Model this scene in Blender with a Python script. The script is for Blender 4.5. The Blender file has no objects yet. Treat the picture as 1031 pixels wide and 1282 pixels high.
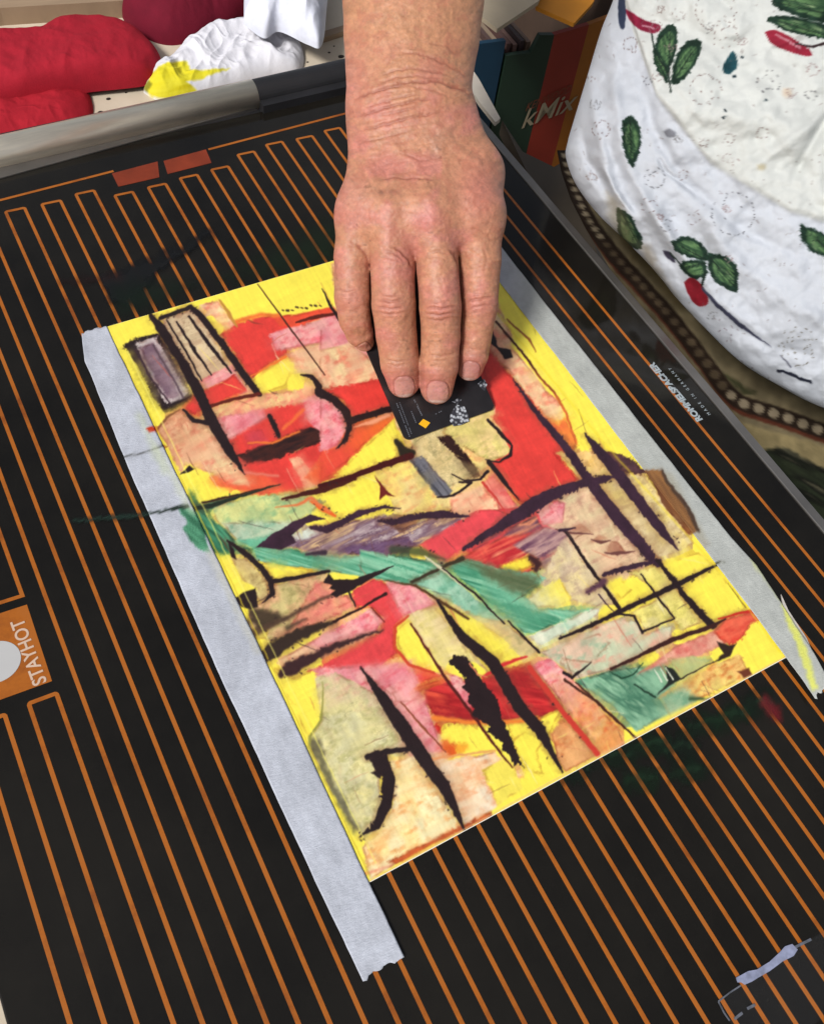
import bpy, bmesh, math
import numpy as np
from mathutils import Matrix, Vector
PI = math.pi
sc = bpy.context.scene
COL = sc.collection

# ------------------------------------------------------------------ camera solved from the A4 sheet's corners
CX, CY, F = 515.5, 641.0, 1157.0
R = np.array([[0.87783691, -0.46881702, 0.09804573],
              [-0.35236736, -0.77079266, -0.53076917],
              [0.32440656, 0.43138065, -0.84182606]])
T = np.array([-0.01500968, 0.13237111, 0.33078484])
C0 = -R.T @ T
PW, PH = 0.2, 0.28922          # visible sheet, metres

def proj(X):
    X = np.asarray(X, float)
    q = X @ R.T + T
    return q[..., 0] / q[..., 2] * F + CX, q[..., 1] / q[..., 2] * F + CY

def at(px, py, z=0.0):
    d = R.T @ np.array([(px - CX) / F, (py - CY) / F, 1.0])
    return C0 + d * ((z - C0[2]) / d[2])

def atd(px, py, dep):
    """point at depth dep (metres) along the view axis; arrays allowed"""
    px = np.asarray(px, float); py = np.asarray(py, float); dep = np.asarray(dep, float) + 0 * px
    q = np.stack([(px - CX) / F * dep, (py - CY) / F * dep, dep], -1)
    return q @ R + C0

# ------------------------------------------------------------------ noise
def _h(ix, iy, seed):
    n = (ix.astype(np.int64) * 374761393 + iy.astype(np.int64) * 668265263 + seed * 974711) & 0x7fffffff
    n = ((n ^ (n >> 13)) * 1274126177) & 0x7fffffff
    return ((n ^ (n >> 16)) & 0xffff) / 65535.0

def vn(x, y, seed=0):
    x = np.asarray(x, float); y = np.asarray(y, float)
    ix = np.floor(x); iy = np.floor(y); fx = x - ix; fy = y - iy
    fx = fx * fx * (3 - 2 * fx); fy = fy * fy * (3 - 2 * fy)
    a = _h(ix, iy, seed); b = _h(ix + 1, iy, seed); c = _h(ix, iy + 1, seed); d = _h(ix + 1, iy + 1, seed)
    return (a * (1 - fx) + b * fx) * (1 - fy) + (c * (1 - fx) + d * fx) * fy

def fbm(x, y, seed=0, o=4):
    s = 0; a = .5; t = 0
    for i in range(o):
        s = s + a * vn(x, y, seed + i * 17); t += a
        a *= .55; x = x * 2.03 + 3.1; y = y * 2.03 + 1.7
    return s / t

def sstep(a, b, x):
    t = np.clip((x - a) / (b - a), 0, 1)
    return t * t * (3 - 2 * t)

def lin(c):
    c = np.asarray(c, float)
    return np.where(c <= .04045, c / 12.92, ((c + .055) / 1.055) ** 2.4)

def s2l(r, g, b, k=1.0):
    return tuple(float(v) * k for v in lin(np.array([r, g, b]) / 255.)) + (1.0,)

# ------------------------------------------------------------------ raster used to lay pigment on real surfaces
class Canvas:
    def __init__(s, x0, y0, x1, y1, col, res=1.0, alpha=False):
        s.x0, s.y0, s.res = x0, y0, res
        s.W = int((x1 - x0) / res) + 1; s.H = int((y1 - y0) / res) + 1
        s.im = np.zeros((s.H, s.W, 4)); s.im[..., :3] = np.array(col) / 255.; s.im[..., 3] = 0 if alpha else 1
        s.alpha = alpha; s.touch = np.zeros((s.H, s.W))
    def window(s, xs, ys, m):
        a = max(0, int((min(xs) - m - s.x0) / s.res)); b = min(s.W, int((max(xs) + m - s.x0) / s.res) + 2)
        c = max(0, int((min(ys) - m - s.y0) / s.res)); d = min(s.H, int((max(ys) + m - s.y0) / s.res) + 2)
        if b <= a or d <= c: return None
        X, Y = np.meshgrid(s.x0 + np.arange(a, b) * s.res, s.y0 + np.arange(c, d) * s.res)
        return a, b, c, d, X, Y
    def blend(s, w, m, col, X, Y):
        a, b, c, d = w
        if callable(col): cc = col(X, Y)
        else: cc = np.array(col, float) / 255. + np.zeros(X.shape + (3,))
        t = s.im[c:d, a:b]; s.touch[c:d, a:b] = np.maximum(s.touch[c:d, a:b], m)
        t[..., :3] = t[..., :3] * (1 - m[..., None]) + cc * m[..., None] if not s.alpha else \
            np.where((t[..., 3:] + m[..., None]) > 1e-6, (t[..., :3] * t[..., 3:] * (1 - m[..., None]) + cc * m[..., None]) / np.maximum(1e-6, t[..., 3:] * (1 - m[..., None]) + m[..., None]), t[..., :3])
        t[..., 3] = np.maximum(t[..., 3] * (1 - m) + m, 0)
    def poly(s, pts, col, soft=.9, warp=1.6, a=1.0, wsc=9., seed=3, grain=0, rim=0):
        xs = [p[0] for p in pts]; ys = [p[1] for p in pts]
        w = s.window(xs, ys, soft + warp + 2)
        if w is None: return
        X, Y = w[4], w[5]
        Xw = X + warp * (fbm(X / wsc, Y / wsc, seed, 3) - .5) * 2; Yw = Y + warp * (fbm(X / wsc, Y / wsc, seed + 50, 3) - .5) * 2
        d2 = np.full(X.shape, 1e9); ins = np.zeros(X.shape, bool)
        n = len(pts)
        for i in range(n):
            ax, ay = pts[i]; bx, by = pts[(i + 1) % n]
            ex, ey = bx - ax, by - ay; L = ex * ex + ey * ey + 1e-9
            t = np.clip(((Xw - ax) * ex + (Yw - ay) * ey) / L, 0, 1)
            d2 = np.minimum(d2, (Xw - ax - t * ex) ** 2 + (Yw - ay - t * ey) ** 2)
            if ay != by:
                cnd = ((ay > Yw) != (by > Yw)) & (Xw < (bx - ax) * (Yw - ay) / (by - ay) + ax)
                ins ^= cnd
        sd = np.where(ins, -np.sqrt(d2), np.sqrt(d2))
        m = a * sstep(soft, -soft, sd)
        s.blend(w[:4], m, col, X, Y)
        if rim:
            g = rim * np.exp(-((sd + 1.2) / 1.3) ** 2) * (sd < .8) * sstep(.35, .65, fbm(X / 12., Y / 12., seed + 3, 2)) * a
            s.im[w[2]:w[3], w[0]:w[1], :3] *= (1 - g[..., None] * np.array([.55, .9, 1.]))
    def close(s, r):
        """let neighbouring wax patches run into each other across gaps narrower than 2r"""
        m = s.touch > .5; col = s.im[..., :3].copy(); M = m.copy()
        for k in range(r):
            acc = np.zeros_like(col); n = np.zeros(M.shape)
            for dy, dx in ((0, 1), (0, -1), (1, 0), (-1, 0)) + (((1, 1), (-1, -1), (1, -1), (-1, 1)) if k % 2 else ()):
                mm = np.roll(M, (dy, dx), (0, 1)); acc += np.roll(col, (dy, dx), (0, 1)) * mm[..., None]; n += mm
            new = (~M) & (n > 0); col[new] = acc[new] / n[new][:, None]; M |= new
        E_ = M.copy()
        for k in range(r):
            O = E_.copy()
            for dy, dx in ((0, 1), (0, -1), (1, 0), (-1, 0)) + (((1, 1), (-1, -1), (1, -1), (-1, 1)) if k % 2 else ()): O &= np.roll(E_, (dy, dx), (0, 1))
            E_ = O
        f = E_ & ~m; s.im[f, :3] = col[f]; s.touch[f] = 1
    def bleed(s):
        """feather and drag the wax a little, in the directions it was wiped"""
        Y, X = np.mgrid[0:s.H, 0:s.W].astype(float)
        def smp(U, V):
            i = np.clip(V, 0, s.H - 1).astype(int); j = np.clip(U, 0, s.W - 1).astype(int); return s.im[i, j, :3]
        j1 = (fbm(X / 2.4, Y / 2.4, 201, 3) - .5) * 9; j2 = (fbm(X / 2.4, Y / 2.4, 202, 3) - .5) * 9
        a = smp(X + j1, Y + j2); w1 = sstep(.42, .62, fbm(X / 24, Y / 24, 203, 3))[..., None]
        o = s.im[..., :3] * (1 - .6 * w1) + a * .6 * w1
        an = -.5 + 1.6 * (fbm(X / 90, Y / 90, 204, 2) - .5)
        jl = (fbm(X / 3 + 9, Y / 3, 205, 2) - .5) * 8
        acc = np.zeros_like(o)
        for t in np.linspace(-1, 1, 9): acc += smp(X + (t * 11 + jl) * np.cos(an), Y + (t * 11 + jl) * np.sin(an))
        w2 = sstep(.46, .66, fbm(X / 34, Y / 34, 206, 3))[..., None] * .62
        o = o * (1 - w2) + acc / 9 * w2
        U = X * .88 - Y * .47; V = X * .47 + Y * .88
        sc1 = (fbm(U / 2.6, V / 30., 207, 3) - .5) * .09 + (fbm(U / 40., V / 3.5, 208, 3) - .5) * .05
        s.im[..., :3] = np.clip(o * (1 + sc1[..., None]), 0, 1)
    def stroke(s, pts, ws, col, soft=.8, warp=1.2, a=1.0, teeth=0, tp=6., seed=5, wsc=7., grain=0):
        if not hasattr(ws, '__len__'): ws = [ws] * len(pts)
        xs = [p[0] for p in pts]; ys = [p[1] for p in pts]
        w = s.window(xs, ys, max(ws) + soft + warp + abs(teeth) + 2)
        if w is None: return
        X, Y = w[4], w[5]
        Xw = X + warp * (fbm(X / wsc, Y / wsc, seed, 3) - .5) * 2; Yw = Y + warp * (fbm(X / wsc, Y / wsc, seed + 50, 3) - .5) * 2
        best = np.full(X.shape, 1e9); acc = 0.0
        for i in range(len(pts) - 1):
            ax, ay = pts[i]; bx, by = pts[i + 1]
            ex, ey = bx - ax, by - ay; L = math.hypot(ex, ey) + 1e-9
            t = np.clip(((Xw - ax) * ex + (Yw - ay) * ey) / L / L, 0, 1)
            dx, dy = Xw - ax - t * ex, Yw - ay - t * ey
            d = np.sqrt(dx * dx + dy * dy)
            r = (ws[i] * (1 - t) + ws[i + 1] * t) / 2
            if teeth:
                side = (ex * (Yw - ay) - ey * (Xw - ax)) / L
                sgn = 1 if teeth > 0 else -1
                ph = (acc + t * L) / tp + vn((acc + t * L) / 11., 0 * t, seed + 4) * 1.5
                saw = 1 - (ph - np.floor(ph))
                tv = vn(np.floor(ph) * 1.7, 0 * ph, seed + 6) * 1.5 * sstep(.3, .6, vn((acc + t * L) / 17., 0 * t, seed + 12))
                r = r + np.where(side * sgn > 0, (saw - .5) * tv * abs(teeth), 0) * np.clip(r / 3., 0, 1)
            best = np.minimum(best, d - r)
            acc += L
        m = a * sstep(soft, -soft, best)
        if grain: m = m * sstep(.5 - grain, .5 + .1, fbm(X / 2.2, Y / 2.2, seed + 9, 3) + .25)
        s.blend(w[:4], m, col, X, Y)
    def sample(s, px, py, fill=None):
        u = (px - s.x0) / s.res; v = (py - s.y0) / s.res
        out = (u < 0) | (v < 0) | (u > s.W - 1.001) | (v > s.H - 1.001)
        u = np.clip(u, 0, s.W - 1.001); v = np.clip(v, 0, s.H - 1.001)
        i = u.astype(int); j = v.astype(int); fu = (u - i)[..., None]; fv = (v - j)[..., None]
        c = (s.im[j, i] * (1 - fu) + s.im[j, i + 1] * fu) * (1 - fv) + (s.im[j + 1, i] * (1 - fu) + s.im[j + 1, i + 1] * fu) * fv
        if fill is not None: c[out] = fill
        return c

def mix(*cs):
    return [np.array(c, float) / 255. for c in cs]

def mott(c1, c2, c3, sc_=5., dark=None, amt=.5, seed=1, k=.55):
    """mottled wax: cloud of c1/c2, flecks of c3, optional fine net of dark"""
    a, b, c = mix(c1, c2, c3)
    dk = None if dark is None else np.array(dark, float) / 255.
    def f(X, Y):
        U = X * .88 - Y * .47; V = X * .47 + Y * .88
        n = fbm(U / (sc_ * 4), V / (sc_ * 4), seed, 3)
        o = a + (b - a) * sstep(.3, .7, n)[..., None]
        n2 = fbm(U / (sc_ * 2.2), V / (sc_ * 1.3), seed + 31, 4)
        o = o + (c - o) * (sstep(k - .14, k + .34, n2) * .8)[..., None]
        n3 = fbm(U / (sc_ * 2.2), V / (sc_ * 7.), seed + 13, 3)
        o = o * (1 + ((n3 - .5) * .22)[..., None])
        if dk is not None:
            r = np.abs(fbm(U / (sc_ * 2.2), V / (sc_ * .6), seed + 77, 2) - .5)
            r2 = np.abs(fbm(U / (sc_ * .5), V / (sc_ * 2.4), seed + 99, 2) - .5)
            nm = np.maximum(sstep(.07, .0, r), sstep(.03, .0, r2) * .5) * .38 * sstep(.38, .72, fbm(U / 18., V / 18., seed + 5, 2))
            o = o + (dk - o) * (nm * amt)[..., None]
        g = (fbm(X / 2.4, Y / 2.4, seed + 8, 3) - .5) * .06
        return np.clip(o + g[..., None], 0, 1)
    return f

def flat(c, v=.05, seed=4, sc_=14.):
    a = np.array(c, float) / 255.
    def f(X, Y):
        n = (fbm(X / sc_, Y / sc_, seed, 4) - .5) * 2 * v + (fbm(X / 2.5, Y / 2.5, seed + 2, 2) - .5) * v * .7
        return np.clip(a * (1 + n[..., None]), 0, 1)
    return f

def streak(cols, ang, wd=4., ln=70., seed=7, hard=.0, band=None):
    cs = mix(*cols); ca, sa = math.cos(ang), math.sin(ang)
    def f(X, Y):
        U = X * ca + Y * sa; V = -X * sa + Y * ca
        n = fbm(U / ln, V / (wd * 1.9), seed, 3) * .8 + fbm(U / (ln * .6), V / (wd * 5), seed + 3, 2) * .2
        n = np.clip((n - .2) / .6, 0, .9999) * (len(cs) - 1)
        o = np.zeros(X.shape + (3,))
        for i in range(len(cs) - 1):
            m = (n >= i) & (n < i + 1); t = (n - i)[..., None]
            o = np.where(m[..., None], cs[i] * (1 - t) + cs[i + 1] * t, o)
        return o
    return f

def grad(ca, cb, p, q, base=None):
    """colour that runs from one pigment into another (wax blended on the sheet)"""
    fa = ca if callable(ca) else flat(ca); fb = cb if callable(cb) else flat(cb)
    def f(X, Y):
        ex, ey = q[0] - p[0], q[1] - p[1]
        t = np.clip(((X - p[0]) * ex + (Y - p[1]) * ey) / (ex * ex + ey * ey), 0, 1)
        t = np.clip(t + (fbm(X / 6., Y / 6., 66, 3) - .5) * .5, 0, 1)[..., None]
        return fa(X, Y) * (1 - t) + fb(X, Y) * t
    return f
# ------------------------------------------------------------------ the abstract wax painting
def cropf(x0, y0, s):
    return lambda *a: [(x0 + a[i] * s, y0 + a[i + 1] * s) for i in range(0, len(a), 2)]
A_ = cropf(90, 320, .3395); B_ = cropf(400, 380, .2910); C_ = cropf(580, 400, .3104); D_ = cropf(220, 600, .2910)
E_ = cropf(450, 640, .3201); G_ = cropf(700, 600, .3210); H_ = cropf(340, 820, .3104)
YEL = (252, 236, 84); RED = (226, 66, 58); RED2 = (214, 48, 48); ORG = (238, 122, 52); BLK = (40, 27, 28); PUR = (58, 36, 50)
PNK = (234, 138, 146); CRM = (244, 220, 164); GRN = (88, 166, 130); DGR = (34, 62, 46); BRN = (96, 34, 24); LGR = (160, 198, 160)
mCream = mott(CRM, (240, 220, 140), (196, 150, 96), 4., (120, 92, 60), .5, 11)
mPeach = mott((240, 190, 150), (244, 214, 160), (232, 120, 96), 4.5, (190, 100, 70), .4, 21)
mPink = mott((236, 150, 156), (240, 176, 168), (216, 84, 96), 4., (190, 60, 80), .5, 31)
mNet = mott((214, 208, 160), (234, 222, 156), (164, 160, 100), 4., (92, 88, 60), .75, 41)
mPale = mott((206, 206, 172), (232, 196, 168), (128, 178, 144), 5., (150, 150, 120), .4, 51)
mGreen = mott((140, 184, 148), (176, 200, 160), (76, 140, 108), 5., (60, 100, 80), .5, 61)
mMauve = mott((132, 104, 118), (150, 122, 130), (100, 74, 90), 4., (60, 40, 54), .6, 71)
fRed = flat(RED, .10, 5); fRed2 = flat(RED2, .14, 6); fYel = flat(YEL, .02, 7); fOrg = flat(ORG, .12, 8)
fBlk = flat(BLK, .12, 9); fPur = flat(PUR, .2, 10); sGreen = streak([(44, 112, 84), (96, 174, 138), (150, 206, 170), (66, 140, 106), (120, 190, 156)], .30, 3.2, 110., 7)
sPurp = streak([(70, 44, 66), (196, 178, 176), (110, 80, 98), (226, 190, 140), (72, 48, 64)], -.42, 3.2, 50., 17)
sRedS = streak([(200, 50, 56), (236, 100, 80), (190, 44, 50), (240, 150, 110)], -.45, 4., 60., 27)

def paint_sheet():
    c = Canvas(110, 262, 1012, 1120, YEL)
    c.im[..., :3] = flat(YEL, .025, 7)(*np.meshgrid(110 + np.arange(c.W), 262. + np.arange(c.H)))
    later = []; dark = (BLK, PUR, fBlk, fPur)
    c.touch[:] = 0
    def P(pts, col, *a, now=False, **k):
        if not now and any(col is d for d in dark): later.append((c.poly, pts, col, a, k))
        elif later is not None and len(pts) and isinstance(col, tuple) and sum(col) < 240 and not now: later.append((c.poly, pts, col, a, k))
        else: c.poly(pts, col, *a, rim=.30, **k)
    def S(pts, ws, col, *a, **k): later.append((c.stroke, pts, ws, (col,) + a, k))
    # what lies under the hand
    P([(415, 330), (560, 290), (610, 350), (640, 420), (640, 560), (520, 560), (430, 470)], mPeach, 3)
    P([(418, 345), (470, 330), (520, 420), (470, 470), (430, 440)], mPink, 2)
    P([(500, 420), (600, 380), (640, 470), (618, 505), (505, 535)], fRed, 2)
    # --- upper left
    P(A_(520,600, 700,560, 850,525, 905,500, 965,530, 1015,600, 1035,720, 985,810, 880,855, 760,870, 640,860, 520,830, 560,760), fRed, 1.5)
    P(A_(505,820, 560,790, 700,800, 800,870, 700,885, 600,860, 530,850), flat((236, 96, 62), .1), 1.5)
    P(A_(310,640, 350,592, 400,562, 440,600, 520,610, 570,700, 660,852, 600,842, 500,800, 420,760, 400,805, 350,700), grad(mott((212, 150, 110), (228, 170, 130), (180, 104, 74), 4., (120, 70, 50), .5, 24), mPeach, A_(310,640)[0], A_(560,760)[0]), 1.4)
    P(A_(500,560, 690,512, 850,492, 860,450, 905,500, 870,540, 700,566, 560,602, 512,602), mott((238, 176, 130), (240, 206, 140), (226, 96, 96), 3.5, (190, 80, 60), .5, 25), 1.2)
    P(A_(525,600, 700,566, 720,600, 640,640, 560,690), mPink, 1.6)
    P(A_(850,530, 905,508, 985,560, 1015,620, 985,705, 940,700, 900,640, 860,600), mPink, 1.5)
    P(A_(470,182, 540,165, 682,368, 634,386, 560,262), mPeach, 1)
    P(A_(605,250, 700,225, 760,222, 840,240, 830,262, 790,300, 792,360, 700,420, 665,452, 648,440, 610,372, 548,290), fRed, 1.4)
    S(A_(605,246, 690,218, 760,222), 5, fOrg, 2)
    P(A_(740,225, 850,212, 955,188, 978,215, 830,262, 770,262), flat((240, 84, 56), .1), 1.2)
    S(A_(828,246, 900,225, 978,214), [3, 5, 4], BRN)
    P(A_(728,292, 800,266, 975,220, 1040,300, 900,325, 750,352), mPink, 1.5)
    P(A_(790,362, 870,325, 1040,306, 1060,480, 930,492, 880,440, 830,432), mPeach, 1.5)
    P(A_(930,492, 1060,470, 1200,430, 1220,540, 1060,560), fRed, 2)
    P(A_(665,458, 700,425, 790,375, 816,400, 806,440, 790,480, 740,500, 690,512, 668,482), fYel, 1)
    S(A_(545,165, 578,214, 608,262), [3, 5, 2], (196, 140, 60), 1.2)
    S(A_(685,105, 800,262, 932,440), [1.2, 2.2, 1.4], (70, 36, 26), .7, .4)
    for i in range(9):
        q = A_(775 + i * 17, 200 - i * 2.8 + (i % 3) * 4)[0]
        S([q, (q[0] + 2.2, q[1] + .6)], 1.6 + (i % 2), (80, 60, 30), .7)
    S(A_(922,122, 950,180, 985,238), [1, 4, 3], BLK)
    S(A_(650,452, 730,405, 790,372), [1.5, 2, 3], ORG)
    # big grey-mauve rectangle
    P(A_(188,330, 228,306, 318,286, 345,322, 440,520, 398,548, 338,572, 308,536, 240,404), fBlk, 1, now=True)
    P(A_(232,322, 310,300, 428,505, 405,528, 350,548, 330,520), mott((196, 180, 178), (206, 196, 190), (150, 120, 130), 4, (80, 60, 70), .5, 2), 1)
    P(A_(248,335, 300,322, 372,460, 395,515, 352,535, 300,440), mMauve, 1.5)
    S(A_(235,345, 290,450, 362,545), 2, (60, 40, 50)); S(A_(300,330, 365,440, 410,520), 2.4, (86, 66, 76), 1.5)
    # cream panel
    P(A_(330,238, 440,196, 470,215, 590,428, 556,466, 482,492, 400,380), mott((222, 200, 160), (206, 176, 140), (176, 140, 110), 4, (90, 66, 50), .7, 3), 1)
    P(A_(470,460, 590,400, 640,470, 660,500, 620,515, 560,466, 482,492), mPink, 1.5)
    P(A_(590,400, 640,490, 655,515, 690,508, 620,420, 540,300), mPeach, 1.2)
    for a, w in ((A_(385,245, 450,345, 515,442), 4), (A_(432,225, 520,345, 588,432), 5), (A_(350,240, 420,350, 478,462), 3)): S(a, [w * .6, w, w * .5], BLK, .8)
    S(A_(325,232, 380,212, 438,190, 472,218, 560,332, 650,462, 690,512), [5, 5, 6, 8, 8, 9, 7], BLK)
    P(A_(480,494, 552,470, 600,434, 645,500, 500,556, 450,590, 412,560, 450,522), fRed, 1.2)
    S(A_(500,558, 600,528, 690,510), [4, 4, 5], BRN)
    S(A_(412,568, 450,608, 505,618), [3, 6, 6], BLK)
    S(A_(292,222, 330,270, 400,380, 460,490, 512,600, 580,720, 638,806), [5, 11, 11, 13, 14, 12, 2], fBlk, .8, 1.6)
    P(A_(272,640, 290,628, 322,634, 318,648, 284,652), (200, 60, 30), 1)
    P(A_(300,706, 326,694, 352,704, 330,718), (130, 30, 24), 1)
    S(A_(318,640, 350,596, 398,566), [2, 3, 1], (130, 84, 50), 1.4)
    P(A_(395,808, 432,775, 455,786, 430,800), BLK, 1)
    S(A_(728,592, 745,625, 762,665), [6, 7, 5], BLK, 1.2)
    P(A_(628,650, 700,640, 730,690, 650,700), flat((210, 70, 80), .1), 2)
    P(A_(600,735, 700,702, 760,676, 880,630, 945,662, 900,692, 750,752, 650,768), streak([(30, 20, 22), (70, 36, 30), (34, 24, 26)], -.35, 3, 30, 3), 1.2, 2.5)
    S(A_(650,690, 740,690, 840,648), [2, 3, 2], ORG, 1.5)
    P(A_(800,745, 842,740, 912,850, 862,862), mPeach, 1.2)
    P(A_(940,700, 1000,660, 1030,720, 980,800, 900,850, 860,820), flat((238, 104, 60), .1), 2)
    S(A_(780,640, 850,570), 4, (238, 110, 60), 2)
    S(A_(845,440, 885,446, 912,482, 906,508, 960,532, 1002,572, 1022,622, 1012,675, 975,712), [2, 5, 8, 7, 7, 7, 6, 4, 1], BLK)
    S(A_(480,912, 600,885, 742,848), [3, 3, 1], (60, 40, 26), .8)
    S(A_(778,898, 930,862, 1040,822), [3, 8, 6], (70, 26, 20), 1)
    S(A_(880,905, 930,935, 970,960), [2, 8, 3], (236, 100, 40), 1.5)
    S(A_(640,800, 760,812), 3, (226, 120, 100), 2)
    # --- middle, under the card
    P(B_(0,60, 70,30, 120,130, 130,210, 40,250, 0,200), mPink, 2)
    P(B_(0,200, 120,170, 200,220, 270,318, 20,372, 0,340), mPeach, 1.5)
    P(B_(15,372, 275,320, 312,442, 140,492, 100,418), fRed, 1.5)
    P(B_(0,392, 60,412, 110,472, 120,532, 80,612, 0,642), mPink, 1.5)
    P(B_(130,512, 312,470, 318,500, 230,572, 60,732, 0,772, 0,642, 80,620), grad((232, 78, 60), (240, 110, 48), B_(60,600)[0], B_(250,520)[0]), 1.5)
    P(B_(322,490, 350,622, 342,662, 100,752, 58,742, 240,572), fYel, 1)
    S(B_(130,505, 220,478, 312,452), [9, 8, 8], BLK)
    S(B_(0,372, 70,412, 122,470, 130,540, 82,622), [6, 6, 7, 6, 1], BLK)
    S(B_(150,530, 230,510, 300,480), [1, 6, 3], (240, 160, 120), 2)
    P(B_(236,742, 382,672, 420,622, 500,572, 742,498, 832,610, 822,662, 742,682, 702,772, 792,902, 640,962, 560,882, 330,902, 300,832), mott((240, 214, 140), (246, 226, 120), (226, 150, 96), 4.5, (150, 130, 70), .45, 14), 1)
    P(B_(390,660, 400,560, 520,500, 660,745, 600,770, 560,800), mott((222, 196, 136), (230, 208, 150), (150, 140, 90), 3, (90, 90, 60), .8, 15), 1)
    P(B_(520,560, 600,440, 735,440, 822,600, 820,655, 740,675, 690,660), mott((232, 214, 130), (236, 206, 140), (190, 176, 96), 3, (96, 100, 50), .7, 16), 1)
    P(B_(560,830, 700,780, 795,902, 640,965, 560,940), mPeach, 3)
    S(B_(330,590, 360,640, 400,640), [6, 12, 8], (36, 34, 24), 1.5)
    P(B_(385,672, 440,655, 572,808, 548,836, 508,838), streak([(54, 54, 60), (120, 120, 128), (60, 58, 64)], .9, 3, 60, 8), 1.4)
    S(B_(505,835, 575,825, 622,796, 652,770, 600,770), [2, 3, 3, 4, 2], BLK)
    P(B_(498,572, 562,568, 640,660, 696,742, 662,752, 600,670), streak([(84, 34, 28), (40, 22, 20), (70, 40, 36)], .9, 4, 60, 5), 1)
    S(B_(568,735, 620,762, 690,757, 722,722), [1.5, 2, 3, 5], BLK)
    S(B_(0,785, 120,752, 280,692, 392,655), [5, 6, 8, 9], (66, 18, 18))
    P(B_(235,740, 262,770, 290,800, 322,832, 284,822, 258,845, 262,790), (110, 36, 30), 1)
    # red right of the card
    P(B_(715,268, 800,298, 880,400, 1035,560, 1040,822, 920,872, 850,852, 738,682, 832,642, 822,592, 738,490, 762,470), fRed, 1.5)
    P(B_(702,778, 742,722, 862,882, 790,908), mott((236, 120, 110), (240, 150, 130), (220, 70, 70), 4, None, .4, 18), 1.5)
    S(B_(722,500, 790,572, 826,612, 820,652, 772,682, 712,672), [3, 5, 3, 4, 2, 1], BLK)
    S(B_(728,680, 790,762, 855,845), [6, 6, 1], BLK)
    P(B_(640,960, 792,906, 860,885, 1040,845, 1060,800, 1060,1000, 700,1100, 560,1031), flat((234, 74, 78), .1), 1.5)
    S(B_(700,770, 760,840, 800,905), [3, 2, 1], (200, 60, 50))
    P(B_(720,190, 760,150, 830,240, 900,330, 800,300, 715,268), mott((190, 110, 60), (230, 140, 90), (110, 60, 30), 3, None, .5, 19), 2)
    P(C_(108,58, 190,108, 272,202, 342,292, 402,352, 400,402, 330,384, 258,322, 180,202, 108,122), mPeach, 1.5)
    P(B_(735,105, 770,186, 822,198, 828,230, 796,238, 768,196, 728,160), BLK, 1)
    S(C_(130,8, 250,150, 305,232, 370,300, 410,372, 452,492), [3, 3, 2.6, 3, 3, 3], grad((70, 34, 24), (222, 110, 50), C_(250,150)[0], C_(400,380)[0]), .9)
    S(C_(175,0, 262,78, 292,130), [2, 3, 1], (150, 90, 40), 1)
    P(C_(190,230, 330,385, 430,540, 460,500, 410,390, 380,430, 260,330), grad((236, 84, 60), (242, 140, 60), C_(250,330)[0], C_(440,480)[0]), 1.4)
    P(C_(78,202, 108,130, 200,242, 332,402, 452,562, 362,532, 402,582, 462,642, 432,672, 232,742, 190,690, 130,592, 190,532, 160,470, 130,382), fRed, 1.2)
    P(C_(365,532, 440,530, 542,530, 604,620, 520,642, 480,652, 440,602), mott((244, 222, 130), (240, 200, 130), (226, 180, 90), 4, None, .4, 12), 1)
    # mottled field right
    P(C_(298,762, 370,720, 480,668, 560,700, 700,920, 760,960, 700,1035, 420,1035, 320,1000, 400,862, 320,822), mott((226, 206, 160), (232, 196, 156), (196, 140, 120), 4, (130, 90, 80), .55, 13), 1.3)
    P(C_(290,770, 370,722, 410,740, 400,820, 320,830), mPink, 2)
    P(C_(540,652, 680,618, 722,620, 932,902, 862,942, 780,962, 690,852, 600,732), mott((228, 208, 156), (238, 216, 130), (180, 150, 106), 4, (110, 80, 60), .7, 23), 1)
    P(C_(740,610, 802,608, 822,662, 884,732, 942,852, 900,862, 800,742), streak([(196, 130, 70), (120, 74, 44), (90, 56, 38)], .95, 5, 60, 4), 1)
    S(C_(800,608, 812,650, 870,720, 915,780, 940,852), [4, 6, 8, 7, 5], (56, 36, 30), 1.2)
    P(C_(508,498, 560,530, 640,545, 742,610, 690,622, 600,600), mott((74, 48, 54), (96, 60, 66), (60, 38, 44), 3, None, .5, 2), 1, 2.5)
    S(C_(488,460, 530,512, 600,592, 682,702, 800,852, 866,932), [2, 9, 15, 14, 12, 1], fPur, .9, 1.6)
    S(C_(200,238, 280,360, 400,500, 500,640, 620,800, 742,940, 782,992), [1, 6, 10, 12, 16, 14, 6], fPur, .9, 1.6, teeth=-3)
    S(C_(0,925, 150,832, 250,768, 350,708, 480,660, 560,645, 606,634), [5, 12, 19, 16, 10, 9, 2], fPur, 1, 2, teeth=4, tp=7)
    for a, w in ((C_(370,846, 440,862, 522,866), 3), (C_(512,888, 550,900, 592,892), 5), (C_(566,940, 620,945, 690,935), 5)): S(a, [1, w, 1], (110, 66, 60), 1)
    for a in (C_(575,940, 590,890, 620,895, 660,940), C_(512,895, 545,868, 590,890), C_(420,850, 470,820, 520,860)): P(a, mott((190, 130, 100), (170, 110, 90), (210, 160, 120), 3, None, .4, 6), 1.4)
    # streaks below the jagged bar
    P(C_(0,965, 60,900, 150,850, 290,792, 330,850, 260,900, 210,960, 100,1020, 0,1035), streak([(70, 40, 66), (226, 70, 70), (110, 74, 90), (236, 150, 110), (80, 50, 70)], -.5, 4, 45, 37), 2)
    P(C_(220,900, 300,850, 420,850, 380,950, 330,1010, 260,960), streak([(90, 60, 84), (190, 160, 150), (120, 84, 96), (240, 210, 150)], -.5, 4, 40, 38), 2.5)
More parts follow.
